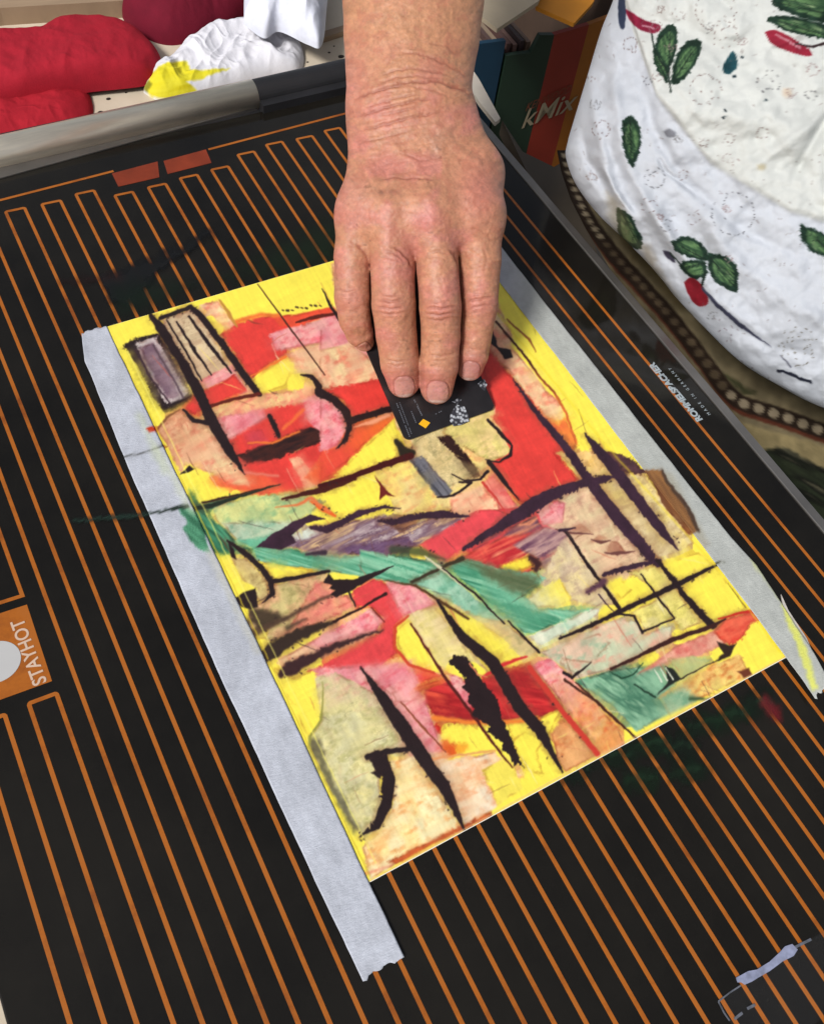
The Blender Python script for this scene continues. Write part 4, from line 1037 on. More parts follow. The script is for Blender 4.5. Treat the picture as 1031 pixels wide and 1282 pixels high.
V, Fq = build_hand()
V, Fq = subdiv(V, Fq)
N = normals(V, Fq)
vd = V / np.linalg.norm(V, axis=1)[:, None]
facing = -(N * vd).sum(1)
if np.mean(facing) and np.mean((facing > 0) & (V[:, 2] < 410)) < .5 * np.mean(V[:, 2] < 410): N = -N; facing = -facing; Fq = Fq[:, ::-1]
hx = V[:, 0] / V[:, 2] * F + CX; hy = V[:, 1] / V[:, 2] * F + CY
front = sstep(.02, .35, facing)
disp = np.zeros(len(V))
W2 = cropf(400, 0, .291); W3 = cropf(400, 250, .291)
creases = [  # (points, depth mm, half width px)
    (W2(140,440, 180,415, 260,385, 400,350, 520,352, 620,395, 660,430), .75, 1.9), (W2(250,330, 330,302, 400,294, 520,312, 580,340), .5, 1.6),
    (W2(130,512, 200,490, 300,460, 430,428, 520,425), .65, 1.8), (W2(150,570, 240,545, 330,520, 470,490, 560,480), .55, 1.7),
    (W2(330,225, 400,228, 480,246, 590,300, 640,350), .5, 1.7), (W2(250,768, 370,763, 500,776), .5, 1.5), (W2(150,620, 300,585, 400,560), .35, 1.5),
    (W2(240,365, 340,330, 420,328, 600,352), .4, 1.5), (W2(180,470, 320,425, 440,405), .4, 1.5), (W2(330,655, 430,690, 520,680), .3, 1.5),
    (W2(430,180, 540,200, 620,250), .3, 1.6), (W2(220,400, 300,372, 400,372, 500,392, 600,440), .35, 1.4), (W2(250,500, 350,478, 450,455), .35, 1.4),
    (W3(238,428, 300,438, 362,430), .6, 1.5), (W3(240,458, 300,470, 372,460), .6, 1.5), (W3(255,405, 300,412, 350,405), .3, 1.3), (W3(250,484, 310,492, 365,482), .3, 1.3),
    (W3(442,462, 520,468, 592,458), .65, 1.5), (W3(442,488, 520,497, 590,486), .6, 1.5), (W3(455,438, 520,440, 582,432), .35, 1.3), (W3(460,515, 520,520, 580,510), .3, 1.2),
    (W3(622,440, 690,428, 752,416), .6, 1.4), (W3(622,472, 690,458, 748,448), .5, 1.4), (W3(640,418, 700,408, 745,398), .25, 1.2),
    (W3(280,690, 340,694, 400,688), .3, 1.3), (W3(455,668, 520,672, 585,664), .3, 1.3), (W3(283,708, 340,714, 400,706), .2, 1.2), (W3(460,690, 520,694, 582,686), .2, 1.2),
    (W3(72,382, 120,390, 165,385), .35, 1.4), (W3(80,405, 120,410, 168,402), .3, 1.3),
    (W3(150,185, 185,215, 210,262), .6, 1.8), (W3(300,195, 350,222, 385,255, 400,300), .8, 1.9), (W3(270,215, 330,235, 372,270), .4, 1.4),
    (W3(550,205, 580,240, 596,290, 600,340), .8, 1.9), (W3(240,245, 300,250, 340,262), .25, 1.3), (W3(470,225, 520,222, 560,240), .3, 1.3), (W3(440,250, 500,245, 560,265), .25, 1.3),
    (W3(700,200, 720,260, 700,330), .25, 1.6), (W3(640,120, 700,140, 760,190), .25, 1.6),
]
crk = np.zeros(len(V))
jx = hx + (fbm(hx / 6, hy / 6, 5, 2) - .5) * 3; jy = hy + (fbm(hx / 6, hy / 6, 9, 2) - .5) * 3
for pts, dep, hw in creases:
    m = (hx > min(p[0] for p in pts) - 8) & (hx < max(p[0] for p in pts) + 8) & (hy > min(p[1] for p in pts) - 8) & (hy < max(p[1] for p in pts) + 8)
    d, t = pdist(jx[m], jy[m], pts)
    fade = np.clip(np.minimum(t, 1 - t) * 5, 0, 1)
    g = np.exp(-(d / hw) ** 2) * fade; lip = np.exp(-((d - hw * 2.2) / (hw * 1.3)) ** 2) * fade
    disp[m] += (-dep * .62 * g + dep * .22 * lip) * front[m]; crk[m] = np.maximum(crk[m], g * dep)
# veins, tendons, lumps
for pts, h, wd in ((W2(500,540, 530,560, 565,545), .5, 4), (W2(510,640, 560,600, 600,640, 680,700), .45, 5), (W2(300,620, 400,700, 480,850), .35, 8), (W2(520,640, 540,760, 560,900), .3, 9),
                   (W3(300,30, 290,120, 290,190), .5, 12), (W3(460,0, 480,90, 500,180), .6, 12), (W3(640,0, 660,90, 680,190), .4, 12)):
    d, t = pdist(hx, hy, pts); disp += h * np.exp(-(d / wd) ** 2) * front
disp += (fbm(hx / 16, hy / 16, 21, 3) - .5) * .9 * front
# skin lattice: fine lines running across the wrist, finer cells elsewhere
wr = sstep(60, 110, hy) * sstep(240, 170, hy)
disp += (fbm(hx / 22 + 5, (hy + .16 * hx) / 2.6, 31, 3) - .5) * .42 * wr * front
disp += (fbm(hx / 3.2, hy / 3.2, 41, 3) - .5) * .26 * front
disp += (np.abs(fbm(hx / 6., hy / 4., 47, 3) - .5) * 2 - .4) * .22 * front * (1 - nailm0) if False else 0
disp += (fbm(hx / 26, hy / 3.0, 61, 2) - .5) * .18 * front * sstep(330, 345, hy)
# nails
nailrim = np.zeros(len(V)); nailm = np.zeros(len(V)); tipw = np.zeros(len(V))
for cx_, cy_, hw, hl, an in ((505.8, 484.5, 12.6, 12.3, -.10), (547.6, 491.5, 13.6, 13.3, .05), (589, 465, 11, 12, .16), (455, 437, 9.5, 7, -.5)):
    u = (hx - cx_) * math.cos(an) + (hy - cy_) * math.sin(an); v = -(hx - cx_) * math.sin(an) + (hy - cy_) * math.cos(an)
    e = (np.abs(u / hw) ** 3.2 + np.abs(v / hl) ** 2.8) ** (1 / 3.)
    inside = sstep(1.04, .97, e); rim = np.exp(-((e - 1.07) / .05) ** 2)
    disp += (.16 * inside - .34 * rim * (v < hl * .75)) * front
    nailrim = np.maximum(nailrim, np.exp(-((e - 1.05) / .06) ** 2) * front * (v < hl * .8)); nailm = np.maximum(nailm, inside * front); tipw = np.maximum(tipw, inside * sstep(hl * .62, hl * .80, v) * front)
V = V + N * disp[:, None]
# pigment
def cc(*a): return np.array(a, float) / 255.
base = cc(207, 146, 114) + 0 * V
n1 = fbm(hx / 30, hy / 30, 3, 4)[:, None]; n2 = fbm(hx / 5, hy / 5, 13, 4)[:, None]; n3 = fbm(hx / 1.8, hy / 1.8, 23, 3)[:, None]
base = base + (cc(212, 138, 122) - base) * sstep(.4, .75, n1)
tan = sstep(150, 20, hy)[:, None]; base = base + (cc(206, 150, 112) - base) * tan * .8
def spot(x, y, rx, ry, c, a):
    global base
    g = np.exp(-(((hx - x) / rx) ** 2 + ((hy - y) / ry) ** 2) ** 1.2)[:, None] * a
    base = base + (cc(*c) - base) * g
spot(530, 276, 17, 13, (222, 134, 136), .7); spot(489, 385, 18, 16, (222, 140, 128), .6); spot(552, 388, 18, 16, (218, 134, 128), .6); spot(600, 384, 18, 14, (212, 132, 124), .6)
spot(441, 375, 18, 20, (220, 140, 130), .5); spot(503, 480, 20, 20, (214, 134, 134), .6); spot(547, 486, 22, 20, (214, 130, 132), .65); spot(590, 460, 20, 20, (196, 116, 120), .6)  # fingertips pinker; index tip also darkened, its shade put into the skin colour
spot(600, 240, 26, 40, (214, 128, 120), .5); spot(430, 100, 30, 50, (222, 146, 140), .5); spot(440, 250, 20, 30, (216, 150, 140), .4)
spot(477, 241, 4, 4, (140, 92, 74), .7); spot(488, 240, 10, 4, (168, 112, 92), .6); spot(466, 27, 5, 3, (176, 128, 104), .5)
spot(556, 165, 14, 14, (190, 138, 112), .6); spot(545, 185, 8, 22, (196, 146, 124), .5)
fr = vn(hx / 5.2, hy / 5.2, 71); fk = vn(hx / 19, hy / 19, 72)
base = base * (1 - (sstep(.86, .97, fr) * sstep(.5, .8, fk) * .16)[:, None])
base = base * (1 + (n2 - .5) * .24 + (n3 - .5) * .12)
bl = sstep(.52, .68, fbm(hx / 11, hy / 11, 91, 3))[:, None]; base = base + (cc(198, 122, 100) - base) * bl * .35
base = base + (cc(150, 84, 68) - base) * np.clip(crk * .7, 0, .5)[:, None]
nc = cc(226, 176, 172) * (1 + (n2 - .5) * .06)
base = base + (nc - base) * nailm[:, None] * .45
base = base + (cc(150, 88, 80) - base) * nailrim[:, None] * .38
base = base + (cc(238, 220, 214) - base) * tipw[:, None] * .55
c4 = np.ones((len(V), 4)); c4[:, :3] = lin(np.clip(base, 0, 1)) * .70; c4[:, 3] = nailm
Vw = (V / 1000.) @ R + C0
m_skin = mat_pig('skin', .48, .42, bump=.5, bs=650., bd=.0003, sss=.16, sssr=(.0035,))
t = m_skin.node_tree; at_ = [n for n in t.nodes if n.type == 'ATTRIBUTE'][0]; bs_ = t.nodes['Principled BSDF']
mr = t.nodes.new('ShaderNodeMapRange'); mr.inputs['To Min'].default_value = .50; mr.inputs['To Max'].default_value = .24
t.links.new(at_.outputs['Alpha'], mr.inputs['Value']); t.links.new(mr.outputs['Result'], bs_.inputs['Roughness'])
person = tag(empty('person', tuple(at(700, 100, -.03))), 'person in a white leaf-patterned apron pressing a black card onto the painting with one hand', 'person')
body = link('body', mesh_np('body', Vw, Fq, c4), m_skin, person, True)

# ------------------------------------------------------------------ the plastic card
ca = Vector((.10237, .16679, .0016)); cb = Vector((.15115, .16623, .0016)); ce = (cb - ca).normalized()
cn = Vector((-ce.y, ce.x, 0)); th = math.radians(21); cu_ = cn * math.cos(th) + Vector((0, 0, 1)) * math.sin(th); cw = ce.cross(cu_)
CM = Matrix(((ce.x, cu_.x, cw.x, ca.x), (ce.y, cu_.y, cw.y, ca.y), (ce.z, cu_.z, cw.z, ca.z), (0, 0, 0, 1)))
CWD, CHT, CR = (cb - ca).length + .0006, .0856, .003
bm = bmesh.new(); pts = []
for (x, y, a0) in ((CWD - CR, CR, -90), (CWD - CR, CHT - CR, 0), (CR, CHT - CR, 90), (CR, CR, 180)):
    for k in range(7): a = math.radians(a0 + 15 * k); pts.append((x + CR * math.cos(a), y + CR * math.sin(a)))
prism(bm, pts, 0, .0008); bmesh.ops.transform(bm, matrix=CM, verts=bm.verts)
m_card = mat('card_plastic', (.014, .012, .013, 1), .30, var=.3, vs=80, spec=.5)
m_edge = mat('card_edge', s2l(110, 116, 110), .4)
card = fin(bm, 'card', m_card)
tag(card, 'black plastic bank card held in the fingers, its short edge scraping the painting', 'card')
m_dia = mat('yellow_print', s2l(226, 170, 20), .4, var=.05)
m_holo = NT('hologram'); setp(m_holo.b, rough=.45, metal=.3)
v_ = m_holo.n('ShaderNodeTexVoronoi'); v_.inputs['Scale'].default_value = 640
tc = m_holo.n('ShaderNodeTexCoord'); m_holo.l(tc.outputs['Object'], v_.inputs['Vector'])
m_holo.l(m_holo.ramp(v_.outputs['Distance'], [(.25, (.55, .58, .63, 1)), (.6, (.04, .04, .05, 1))]), m_holo.b.inputs['Base Color']); m_holo = m_holo.m
m_grey = mat('grey_print', s2l(92, 96, 104), .5)
def on_card(px, py):   # where the ray through that spot of the photo meets the card face
    d = Vector(R.T @ np.array([(px - CX) / F, (py - CY) / F, 1.0])); o = Vector(C0)
    k = (ca - o).dot(cw) / d.dot(cw); q = o + d * k - ca
    return (q.dot(ce), q.dot(cu_))
def card_part(name, plist, material, z0=.0008, z1=.00086):
    bm = bmesh.new()
    for pl in plist: prism(bm, [on_card(*p) for p in pl], z0 + .00002, z1)
    bmesh.ops.transform(bm, matrix=CM, verts=bm.verts); return fin(bm, name, material, card)
K_ = cropf(460, 440, 1 / 5.73)
card_part('logo', [K_(362,524, 395,488, 445,515, 412,555)], m_dia)
card_part('hologram', [K_(590,455, 632,385, 690,400, 712,450, 722,505, 668,530, 612,540, 585,500)], m_holo)
card_part('chip_print', [K_(785,235, 830,200, 852,240, 835,290, 812,270), K_(600,365, 640,340, 668,352, 640,380)], m_holo)
ln = []
rs = np.random.RandomState(3)
for (x0, y0, x1, y1, w_) in ((205,375, 300,620, 7), (225,368, 318,612, 5), (285,370, 345,520, 6), (330,350, 395,480, 9), (470,460, 530,430, 6), (350,380, 372,430, 5)):
    L = math.hypot(x1 - x0, y1 - y0); n = int(L / 13)
    for i in range(n):
        if rs.rand() < .2: continue
        t0, t1 = i / n, (i + .55 + .2 * rs.rand()) / n
        ax, ay = x0 + (x1 - x0) * t0, y0 + (y1 - y0) * t0; bx, by = x0 + (x1 - x0) * t1, y0 + (y1 - y0) * t1
        nx_, ny_ = -(y1 - y0) / L * w_ / 2, (x1 - x0) / L * w_ / 2
        ln.append(K_(ax - nx_, ay - ny_, bx - nx_, by - ny_, bx + nx_, by + ny_, ax + nx_, ay + ny_))
card_part('small_print', ln, m_grey)
# ------------------------------------------------------------------ apron
def densify(pts, n):
    P_ = np.array(pts, float)
    # Catmull-Rom
    out = []; m = len(P_)
    for i in range(m - 1):
        p0 = P_[max(0, i - 1)]; p1 = P_[i]; p2 = P_[i + 1]; p3 = P_[min(m - 1, i + 2)]
        for t in np.linspace(0, 1, 12, endpoint=False):
            out.append(.5 * ((2 * p1) + (-p0 + p2) * t + (2 * p0 - 5 * p1 + 4 * p2 - p3) * t * t + (-p0 + 3 * p1 - 3 * p2 + p3) * t ** 3))
    out.append(P_[-1]); out = np.array(out); L = np.r_[0, np.cumsum(np.hypot(*(out[1:] - out[:-1]).T))]
    q = np.linspace(0, L[-1], n); return np.stack([np.interp(q, L, out[:, a]) for a in (0, 1)], 1)

Q4 = cropf(590, 0, .4278); Q5 = cropf(700, 300, .3211)
ca_ = Canvas(690, -240, 1320, 640, (226, 230, 236), .8)
XX, YY = np.meshgrid(690 + np.arange(ca_.W) * .8, -240. + np.arange(ca_.H) * .8)
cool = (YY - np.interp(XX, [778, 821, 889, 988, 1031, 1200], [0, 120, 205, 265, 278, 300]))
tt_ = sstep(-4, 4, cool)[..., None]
b0 = np.array((232, 236, 233.)) / 255.; b1 = np.array((222, 228, 238.)) / 255.  # bright upper panel and bluish shade below the fold, tinted into the cloth
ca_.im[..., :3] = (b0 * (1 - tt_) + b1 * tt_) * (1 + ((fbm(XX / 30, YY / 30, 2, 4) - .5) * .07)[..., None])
g1, g2, g3 = (40, 62, 46), (92, 128, 80), (28, 44, 36)
def leaf(pts, tip, root, seed=0):
    pts = [tuple(q) for q in densify(list(pts) + [pts[0]], 34)[:-1]]
    ca_.poly(pts, flat((32, 56, 44), .3, seed, 6.), .8, 2.6, 1, 4.)
    c = np.mean(pts, 0)
    inner = [((p[0] - c[0]) * .68 + c[0], (p[1] - c[1]) * .68 + c[1]) for p in pts]
    ca_.poly(inner, streak([(30, 52, 40), (110, 148, 98), (44, 74, 52), (150, 178, 130)], math.atan2(tip[1] - root[1], tip[0] - root[0]), 1.6, 30, seed + 3), 1.2, 1.5)
    ca_.stroke([root, tip], [1.6, .6], g3, .6, .4)
    for k in (.3, .5, .7):
        q = (root[0] + (tip[0] - root[0]) * k, root[1] + (tip[1] - root[1]) * k)
        for sg in (-1, 1):
            a = math.atan2(tip[1] - root[1], tip[0] - root[0]) + sg * .7; L = math.hypot(tip[0] - root[0], tip[1] - root[1]) * .18
            ca_.stroke([q, (q[0] + math.cos(a) * L, q[1] + math.sin(a) * L)], [1, .4], g3, .5, .3, .8)
def blobpoly(pts, col, *a, **k): ca_.poly([tuple(q) for q in densify(list(pts) + [pts[0]], 36)[:-1]], col, *a, **k)
leaf(Q4(575,215, 545,185, 535,135, 560,85, 592,70, 602,112, 592,170), Q4(580,80)[0], Q4(578,210)[0], 1)
leaf(Q4(585,225, 600,160, 635,118, 672,122, 658,180, 620,232, 585,250), Q4(662,130)[0], Q4(590,235)[0], 2)
leaf(Q4(575,245, 548,215, 528,160, 545,150, 572,205), Q4(535,160)[0], Q4(572,238)[0], 3)
ca_.stroke(Q4(525,95, 535,150, 575,215, 582,270), [2, 2, 2.5, 2], g3, .7)
blobpoly(Q4(445,22, 470,38, 505,58, 548,72, 550,90, 525,98, 490,85, 462,58), flat((150, 34, 66), .15), .8, 1); ca_.stroke(Q4(500,75, 532,82), 2, (230, 190, 200), 1, a=.8)
blobpoly(Q4(428,0, 442,-20, 452,30, 448,80, 434,80), (56, 66, 92), 1, 2)
leaf(Q4(1040,70, 960,50, 905,30, 875,0, 960,-30, 1060,-10), Q4(885,5)[0], Q4(1040,40)[0], 4)
leaf(Q4(1060,120, 980,106, 905,85, 862,52, 940,48, 1050,80), Q4(870,55)[0], Q4(1040,105)[0], 5)
blobpoly(Q4(856,95, 885,86, 932,108, 992,150, 985,165, 930,152, 880,130), flat((158, 40, 62), .15), .8, 1); ca_.stroke(Q4(890,100, 960,140), [2, 3], (226, 170, 180), 1, a=.8)
ca_.stroke(Q4(950,128, 1000,138, 1060,118), [2, 3, 4], (60, 44, 46), .7)
leaf(Q4(440,352, 470,338, 494,382, 492,440, 470,492, 455,468, 442,420), Q4(468,485)[0], Q4(462,345)[0], 6)
leaf(Q4(424,606, 462,628, 490,680, 496,728, 462,722, 430,688), Q4(490,720)[0], Q4(435,615)[0], 7)
leaf(Q5(432,8, 480,-12, 530,0, 572,40, 578,82, 520,72, 458,50), Q5(445,12)[0], Q5(570,78)[0], 8)
leaf(Q5(478,82, 560,84, 574,140, 522,152, 470,112), Q5(480,110)[0], Q5(570,90)[0], 9)
leaf(Q5(580,50, 640,62, 690,108, 696,160, 690,208, 640,186, 592,150, 578,100), Q5(692,195)[0], Q5(585,70)[0], 10)
blobpoly(Q5(400,40, 430,50, 450,90, 420,75), (70, 66, 84), 1, 2); ca_.stroke(Q5(430,50, 480,110, 520,150), [1.5, 2, 2], g3, .7)
blobpoly(Q5(484,165, 510,148, 552,175, 578,222, 576,250, 540,260, 502,218), flat((160, 34, 50), .15), .8, 1); ca_.stroke(Q5(565,130, 555,180), 3, g3)
ca_.stroke(Q5(558,190, 600,242, 700,330, 822,416), [3, 5, 5, .6], (72, 74, 96), .9, 1.4)
leaf(Q4(960,655, 1040,690, 1080,760, 1000,740, 965,700), Q4(965,665)[0], Q4(1060,745)[0], 11)
blobpoly(Q4(735,190, 765,150, 778,190, 757,216, 736,212), flat((30, 74, 84), .3), 1, 1.5)
for (x_, y_, r_) in ((768,222,3.4), (790,166,3), (860,292,3), (740,322,3.4), (735,345,2.6), (742,340,2)):
    q = Q4(x_, y_)[0]; ca_.stroke([q, (q[0] + 1, q[1] + .5)], r_, (30, 50, 60), .8)
blobpoly(Q4(560,385, 578,378, 598,388, 590,402, 570,402), (120, 122, 132), 1.5, 2, .8)
blobpoly(Q4(910,260, 930,258, 932,280, 912,282), (230, 206, 180), 3, 2, .7); blobpoly(Q4(835,480, 855,480, 855,496, 838,494), (214, 200, 160), 3, 2, .7)
def dashes(cx, cy, r, n, seed, col=(120, 96, 90), fill=.3, ry=1.):
    rr = np.random.RandomState(seed)
    for i in range(n):
        t = 2 * PI * i / n + rr.uniform(-.1, .1); k = r * (1 if rr.rand() > fill else rr.uniform(.3, .9))
        x_, y_ = cx + k * math.cos(t), cy + k * math.sin(t) * ry; a = t + PI / 2 + rr.uniform(-.7, .7); L = rr.uniform(1.2, 3.2)
        ca_.stroke([(x_, y_), (x_ + L * math.cos(a), y_ + L * math.sin(a))], [1.1, .7], col, .6, .3, .85)
for i, (x_, y_, r_, n_) in enumerate(((765,625,62,34), (684,262,45,26), (466,132,22,14), (868,240,34,18), (715,30,60,26), (735,100,40,16), (535,520,30,16), (378,378,26,16), (650,640,18,7), (515,240,12,6), (620,512,14,7), (755,410,20,9), (990,280,18,8), (680,420,12,7), (850,390,16,8), (570,660,16,7), (350,230,10,4), (520,600,22,8))):
    q = Q4(x_, y_)[0]; dashes(q[0], q[1], r_ * .4278, n_, i, (118, 92, 88) if i % 3 else (92, 92, 96))
q = Q5(930, 415)[0]; dashes(q[0], q[1], 24, 40, 50, (104, 96, 76), .5)
q = Q5(640, 370)[0]; dashes(q[0], q[1], 18, 16, 51, (140, 118, 128), .5)
for cx_, cy_, sd in ((1110, 120, 60), (1180, 330, 61), (1090, 430, 62), (1200, -60, 63), (880, -120, 64)): dashes(cx_, cy_, 26, 30, sd)
leaf([(1150, 200), (1180, 180), (1210, 200), (1200, 240), (1165, 240)], (1205, 235), (1155, 195), 12); leaf([(900, -160), (940, -170), (960, -130), (920, -120)], (950, -130), (905, -160), 13)
rr_ = np.random.RandomState(9)
for i in range(46):      # faint stippled sprigs between the leaves
    x_, y_ = rr_.uniform(735, 1250), rr_.uniform(-60, 500); dashes(x_, y_, rr_.uniform(4, 13), rr_.randint(7, 16), 200 + i, [(150, 132, 128), (140, 140, 142), (160, 134, 134)][i % 3], .6, rr_.uniform(.5, 1))
for i in range(240):     # stray sketchy print marks
    x_, y_ = rr_.uniform(715, 1200), rr_.uniform(-40, 500); a_ = rr_.uniform(0, PI); l_ = rr_.uniform(1.5, 5)
    ca_.stroke([(x_, y_), (x_ + l_ * math.cos(a_), y_ + l_ * math.sin(a_))], [1, .6], (134, 118, 116), .7, .8, .6)
ca_.stroke(Q5(850,512, 900,525, 975,556), [3, 4, 3], (40, 44, 60), .9, 2); ca_.stroke(Q5(860,450, 900,495), [1, 2], (110, 112, 128), 1)
ca_.poly(Q5(300,0, 345,20, 400,130, 470,240, 560,345, 520,330, 430,230, 340,120), (150, 130, 96), 7, 4, .45); ca_.poly(Q4(395,560, 440,600, 480,720, 430,720, 400,640), (170, 150, 110), 7, 4, .4)
sil = densify([(960, -760), (880, -480), (822, -240), (800, -120), (782, -50), (767, 0), (752, 38), (735, 94), (718, 150), (710, 178), (708, 198), (721, 232), (748, 268), (779, 298), (806, 325), (828, 350), (846, 373), (880, 409), (925, 452), (973, 482), (1031, 511), (1130, 540), (1300, 560), (1650, 560)], 1200)
O_ = np.array([1680., -300.])
wrapn, inn = 26, 360
rows = []; dep = []
tin = np.linspace(0, 1, inn) ** 1.7
def edge_depth(p): return .505 - .00002 * (p[:, 0] - 708)
for k in range(wrapn, 0, -1):     # round the back
    a = k / wrapn * 1.25
    rows.append(sil + (O_ - sil) * (.06 * (1 - math.cos(a)) + .0)); dep.append(edge_depth(sil) + .11 * math.sin(a))
for t in tin:
    q = sil + (O_ - sil) * t
    u = min(1, t / .36); rows.append(q); dep.append(edge_depth(sil) - .066 * math.sqrt(max(0, 1 - (1 - u) ** 2)))
rows = np.array(rows); dep = np.array(dep)
px, py = rows[..., 0], rows[..., 1]
f1 = [(778, -60), (782, 0), (821, 120), (889, 205), (988, 265), (1031, 278), (1320, 320)]
yl = np.interp(px, [p[0] for p in f1], [p[1] for p in f1])
isin = (np.arange(len(rows)) >= wrapn)[:, None]
fade = np.clip((np.arange(len(rows)) - wrapn) / 10., 0, 1)[:, None]
dz = .0032 * sstep(5, -8, (py - yl) * .8) * (1 + .6 * (fbm(px / 50, py / 50, 8, 2) - .5)) * fade
def ridge(pts, h, wd):
    d, t = pdist(px, py, pts); f = np.clip(np.minimum(t, 1 - t) * 4, 0, 1)
    return h * np.exp(-(d / wd) ** 2) * f
for pts, h, wd in (([(735, 80), (745, 150), (765, 230), (800, 300)], .0035, 7), ([(765, 30), (768, 120), (785, 210), (830, 290), (880, 360)], .004, 9), ([(790, 60), (812, 150), (850, 220), (930, 290), (1031, 330)], -.003, 8),
                   ([(725, 150), (735, 200), (765, 250)], -.003, 6), ([(930, 215), (985, 180), (1060, 120)], .0035, 9), ([(985, 240), (1010, 190), (1031, 150), (1090, 100)], -.003, 7), ([(800, 230), (840, 300), (900, 380), (980, 440)], .0035, 10),
                   ([(860, 250), (920, 330), (1000, 390), (1100, 430)], .003, 12), ([(745, 190), (770, 240), (800, 280)], .002, 4), ([(820, 20), (900, 60), (1000, 70)], -.003, 14), ([(850, 130), (920, 150), (1031, 160)], .0025, 14),
                   ([(900, 400), (960, 430), (1031, 450)], -.0025, 8), ([(820, 190), (833, 215), (880, 250)], -.002, 3)):
    dz = dz + ridge(pts, h, wd) * fade
dz = dz + (fbm(px / 45, py / 45, 5, 3) - .5) * .010 * fade + (fbm(px / 14, py / 14, 15, 3) - .5) * .0022 * fade
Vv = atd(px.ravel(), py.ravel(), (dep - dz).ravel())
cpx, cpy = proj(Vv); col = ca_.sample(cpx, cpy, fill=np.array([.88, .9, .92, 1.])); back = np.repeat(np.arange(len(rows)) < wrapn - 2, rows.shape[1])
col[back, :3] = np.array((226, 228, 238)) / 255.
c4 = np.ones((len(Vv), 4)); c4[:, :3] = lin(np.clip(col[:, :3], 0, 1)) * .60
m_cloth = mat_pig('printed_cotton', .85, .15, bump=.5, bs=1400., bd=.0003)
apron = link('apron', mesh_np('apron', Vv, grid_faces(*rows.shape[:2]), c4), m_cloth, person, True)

# ------------------------------------------------------------------ skirt under the apron, with its dotted border
cs = Canvas(640, 100, 1330, 840, (84, 76, 58), 1.0)
XX, YY = np.meshgrid(640 + np.arange(cs.W), 100. + np.arange(cs.H))
cs.im[..., :3] = np.array((134, 122, 94)) / 255. * (1 + ((fbm(XX / 18, YY / 18, 2, 4) - .5) * .5)[..., None])
cs.poly([(880, 500), (930, 530), (1040, 560), (1330, 640), (1330, 840), (900, 840), (860, 560)], flat((166, 150, 108), .14), 3, 3)
cs.poly([(948, 562), (985, 560), (1005, 575), (1040, 590), (1120, 610), (1200, 700), (1040, 700), (1000, 640)], streak([(30, 34, 26), (52, 60, 42), (24, 26, 20), (110, 106, 84)], .5, 4, 60, 5), 2, 3)
cs.stroke([(905, 470), (930, 488), (945, 492)], [4, 8, 3], (56, 60, 36), 3, 4, .8); cs.stroke([(735, 225), (790, 300), (850, 380)], [10, 22, 12], (116, 100, 66), 8, 6, .7)
band = densify([(700, 170), (706, 200), (716, 232), (733, 270), (757, 305), (783, 336), (810, 365), (845, 405), (880, 450), (905, 485), (925, 503), (950, 512), (985, 523), (1031, 540), (1150, 575), (1330, 620)], 300)
cs.stroke([tuple(p + (0, 9)) for p in band[::4]], 12, (98, 52, 36), 1.5, 1)
cs.stroke([tuple(p) for p in band[::4]], 19, (44, 32, 24), 1.5, 1)
L = 0; last = band[0]; nxt = 0
for p in band[1:]:
    L += math.hypot(*(p - last)); last = p
    if L > nxt:
        k = np.clip((p[0] - 700) / 230, 0, 1); r_ = 5.4 + 6.4 * k; c_ = (158, 144, 120) if k < .25 or k > .9 else (92, 78, 60)  # middle dots darker: shade on the band put into their colour
        cs.stroke([tuple(p), (p[0] + 2, p[1] + .8)], r_, c_, 1.2, .8); nxt = L + 9.6 + 8 * k
yy = np.linspace(188, 800, 220); Lx = np.interp(yy, [150, 190, 215, 250, 285, 310, 350, 400, 800], [694, 697, 702, 714, 732, 747, 771, 790, 1040])
uu = np.linspace(0, 1, 200)[None]; PXs = Lx[:, None] * (1 - uu) + 1330 * uu; PYs = yy[:, None] + 0 * uu
zz = -.034 - .0003 * np.clip(PXs - Lx[:, None], 0, 400) + (fbm(PXs / 40, PYs / 40, 6, 3) - .5) * .012
dd = np.stack([(PXs - CX) / F, (PYs - CY) / F, np.ones_like(PXs)], -1) @ R; kk = (zz - C0[2]) / dd[..., 2]; Vs = (C0 + dd * kk[..., None]).reshape(-1, 3)
c4 = np.ones((len(Vs), 4)); c4[:, :3] = lin(np.clip(cs.sample(PXs.ravel(), PYs.ravel())[:, :3], 0, 1)) * ALB
link('skirt', mesh_np('skirt', Vs, grid_faces(220, 200), c4), m_cloth, person, True)

# ------------------------------------------------------------------ worktop, floor
ZW = -.0305
m_top = NT('cream_worktop'); setp(m_top.b, rough=.6, spec=.3)
vo = m_top.n('ShaderNodeTexVoronoi'); vo.inputs['Scale'].default_value = 26; tc = m_top.n('ShaderNodeTexCoord'); m_top.l(tc.outputs['Object'], vo.inputs['Vector'])
r1 = m_top.ramp(m_top.noise(14, 5, .6).outputs['Fac'], [(.3, s2l(196, 182, 160, .85)), (.7, s2l(222, 210, 190, .85))]); r2 = m_top.ramp(vo.outputs['Distance'], [(.035, (0, 0, 0, 1)), (.05, (1, 1, 1, 1))])
mx = m_top.n('ShaderNodeMix'); mx.data_type = 'RGBA'; mx.inputs['A'].default_value = s2l(70, 56, 46); m_top.l(r2, mx.inputs['Factor']); m_top.l(r1, mx.inputs[7]); mx.inputs[6].default_value = s2l(90, 74, 60)
m_top.l(mx.outputs[2], m_top.b.inputs['Base Color']); m_top = m_top.m
m_hole = mat('knot_hole', s2l(36, 26, 22), .8)
pa = at(588, 100, ZW); pb = at(708, 275, ZW); dv = (pb - pa) / np.linalg.norm(pb - pa); far = pa - dv * .5; near = pb + dv * .035
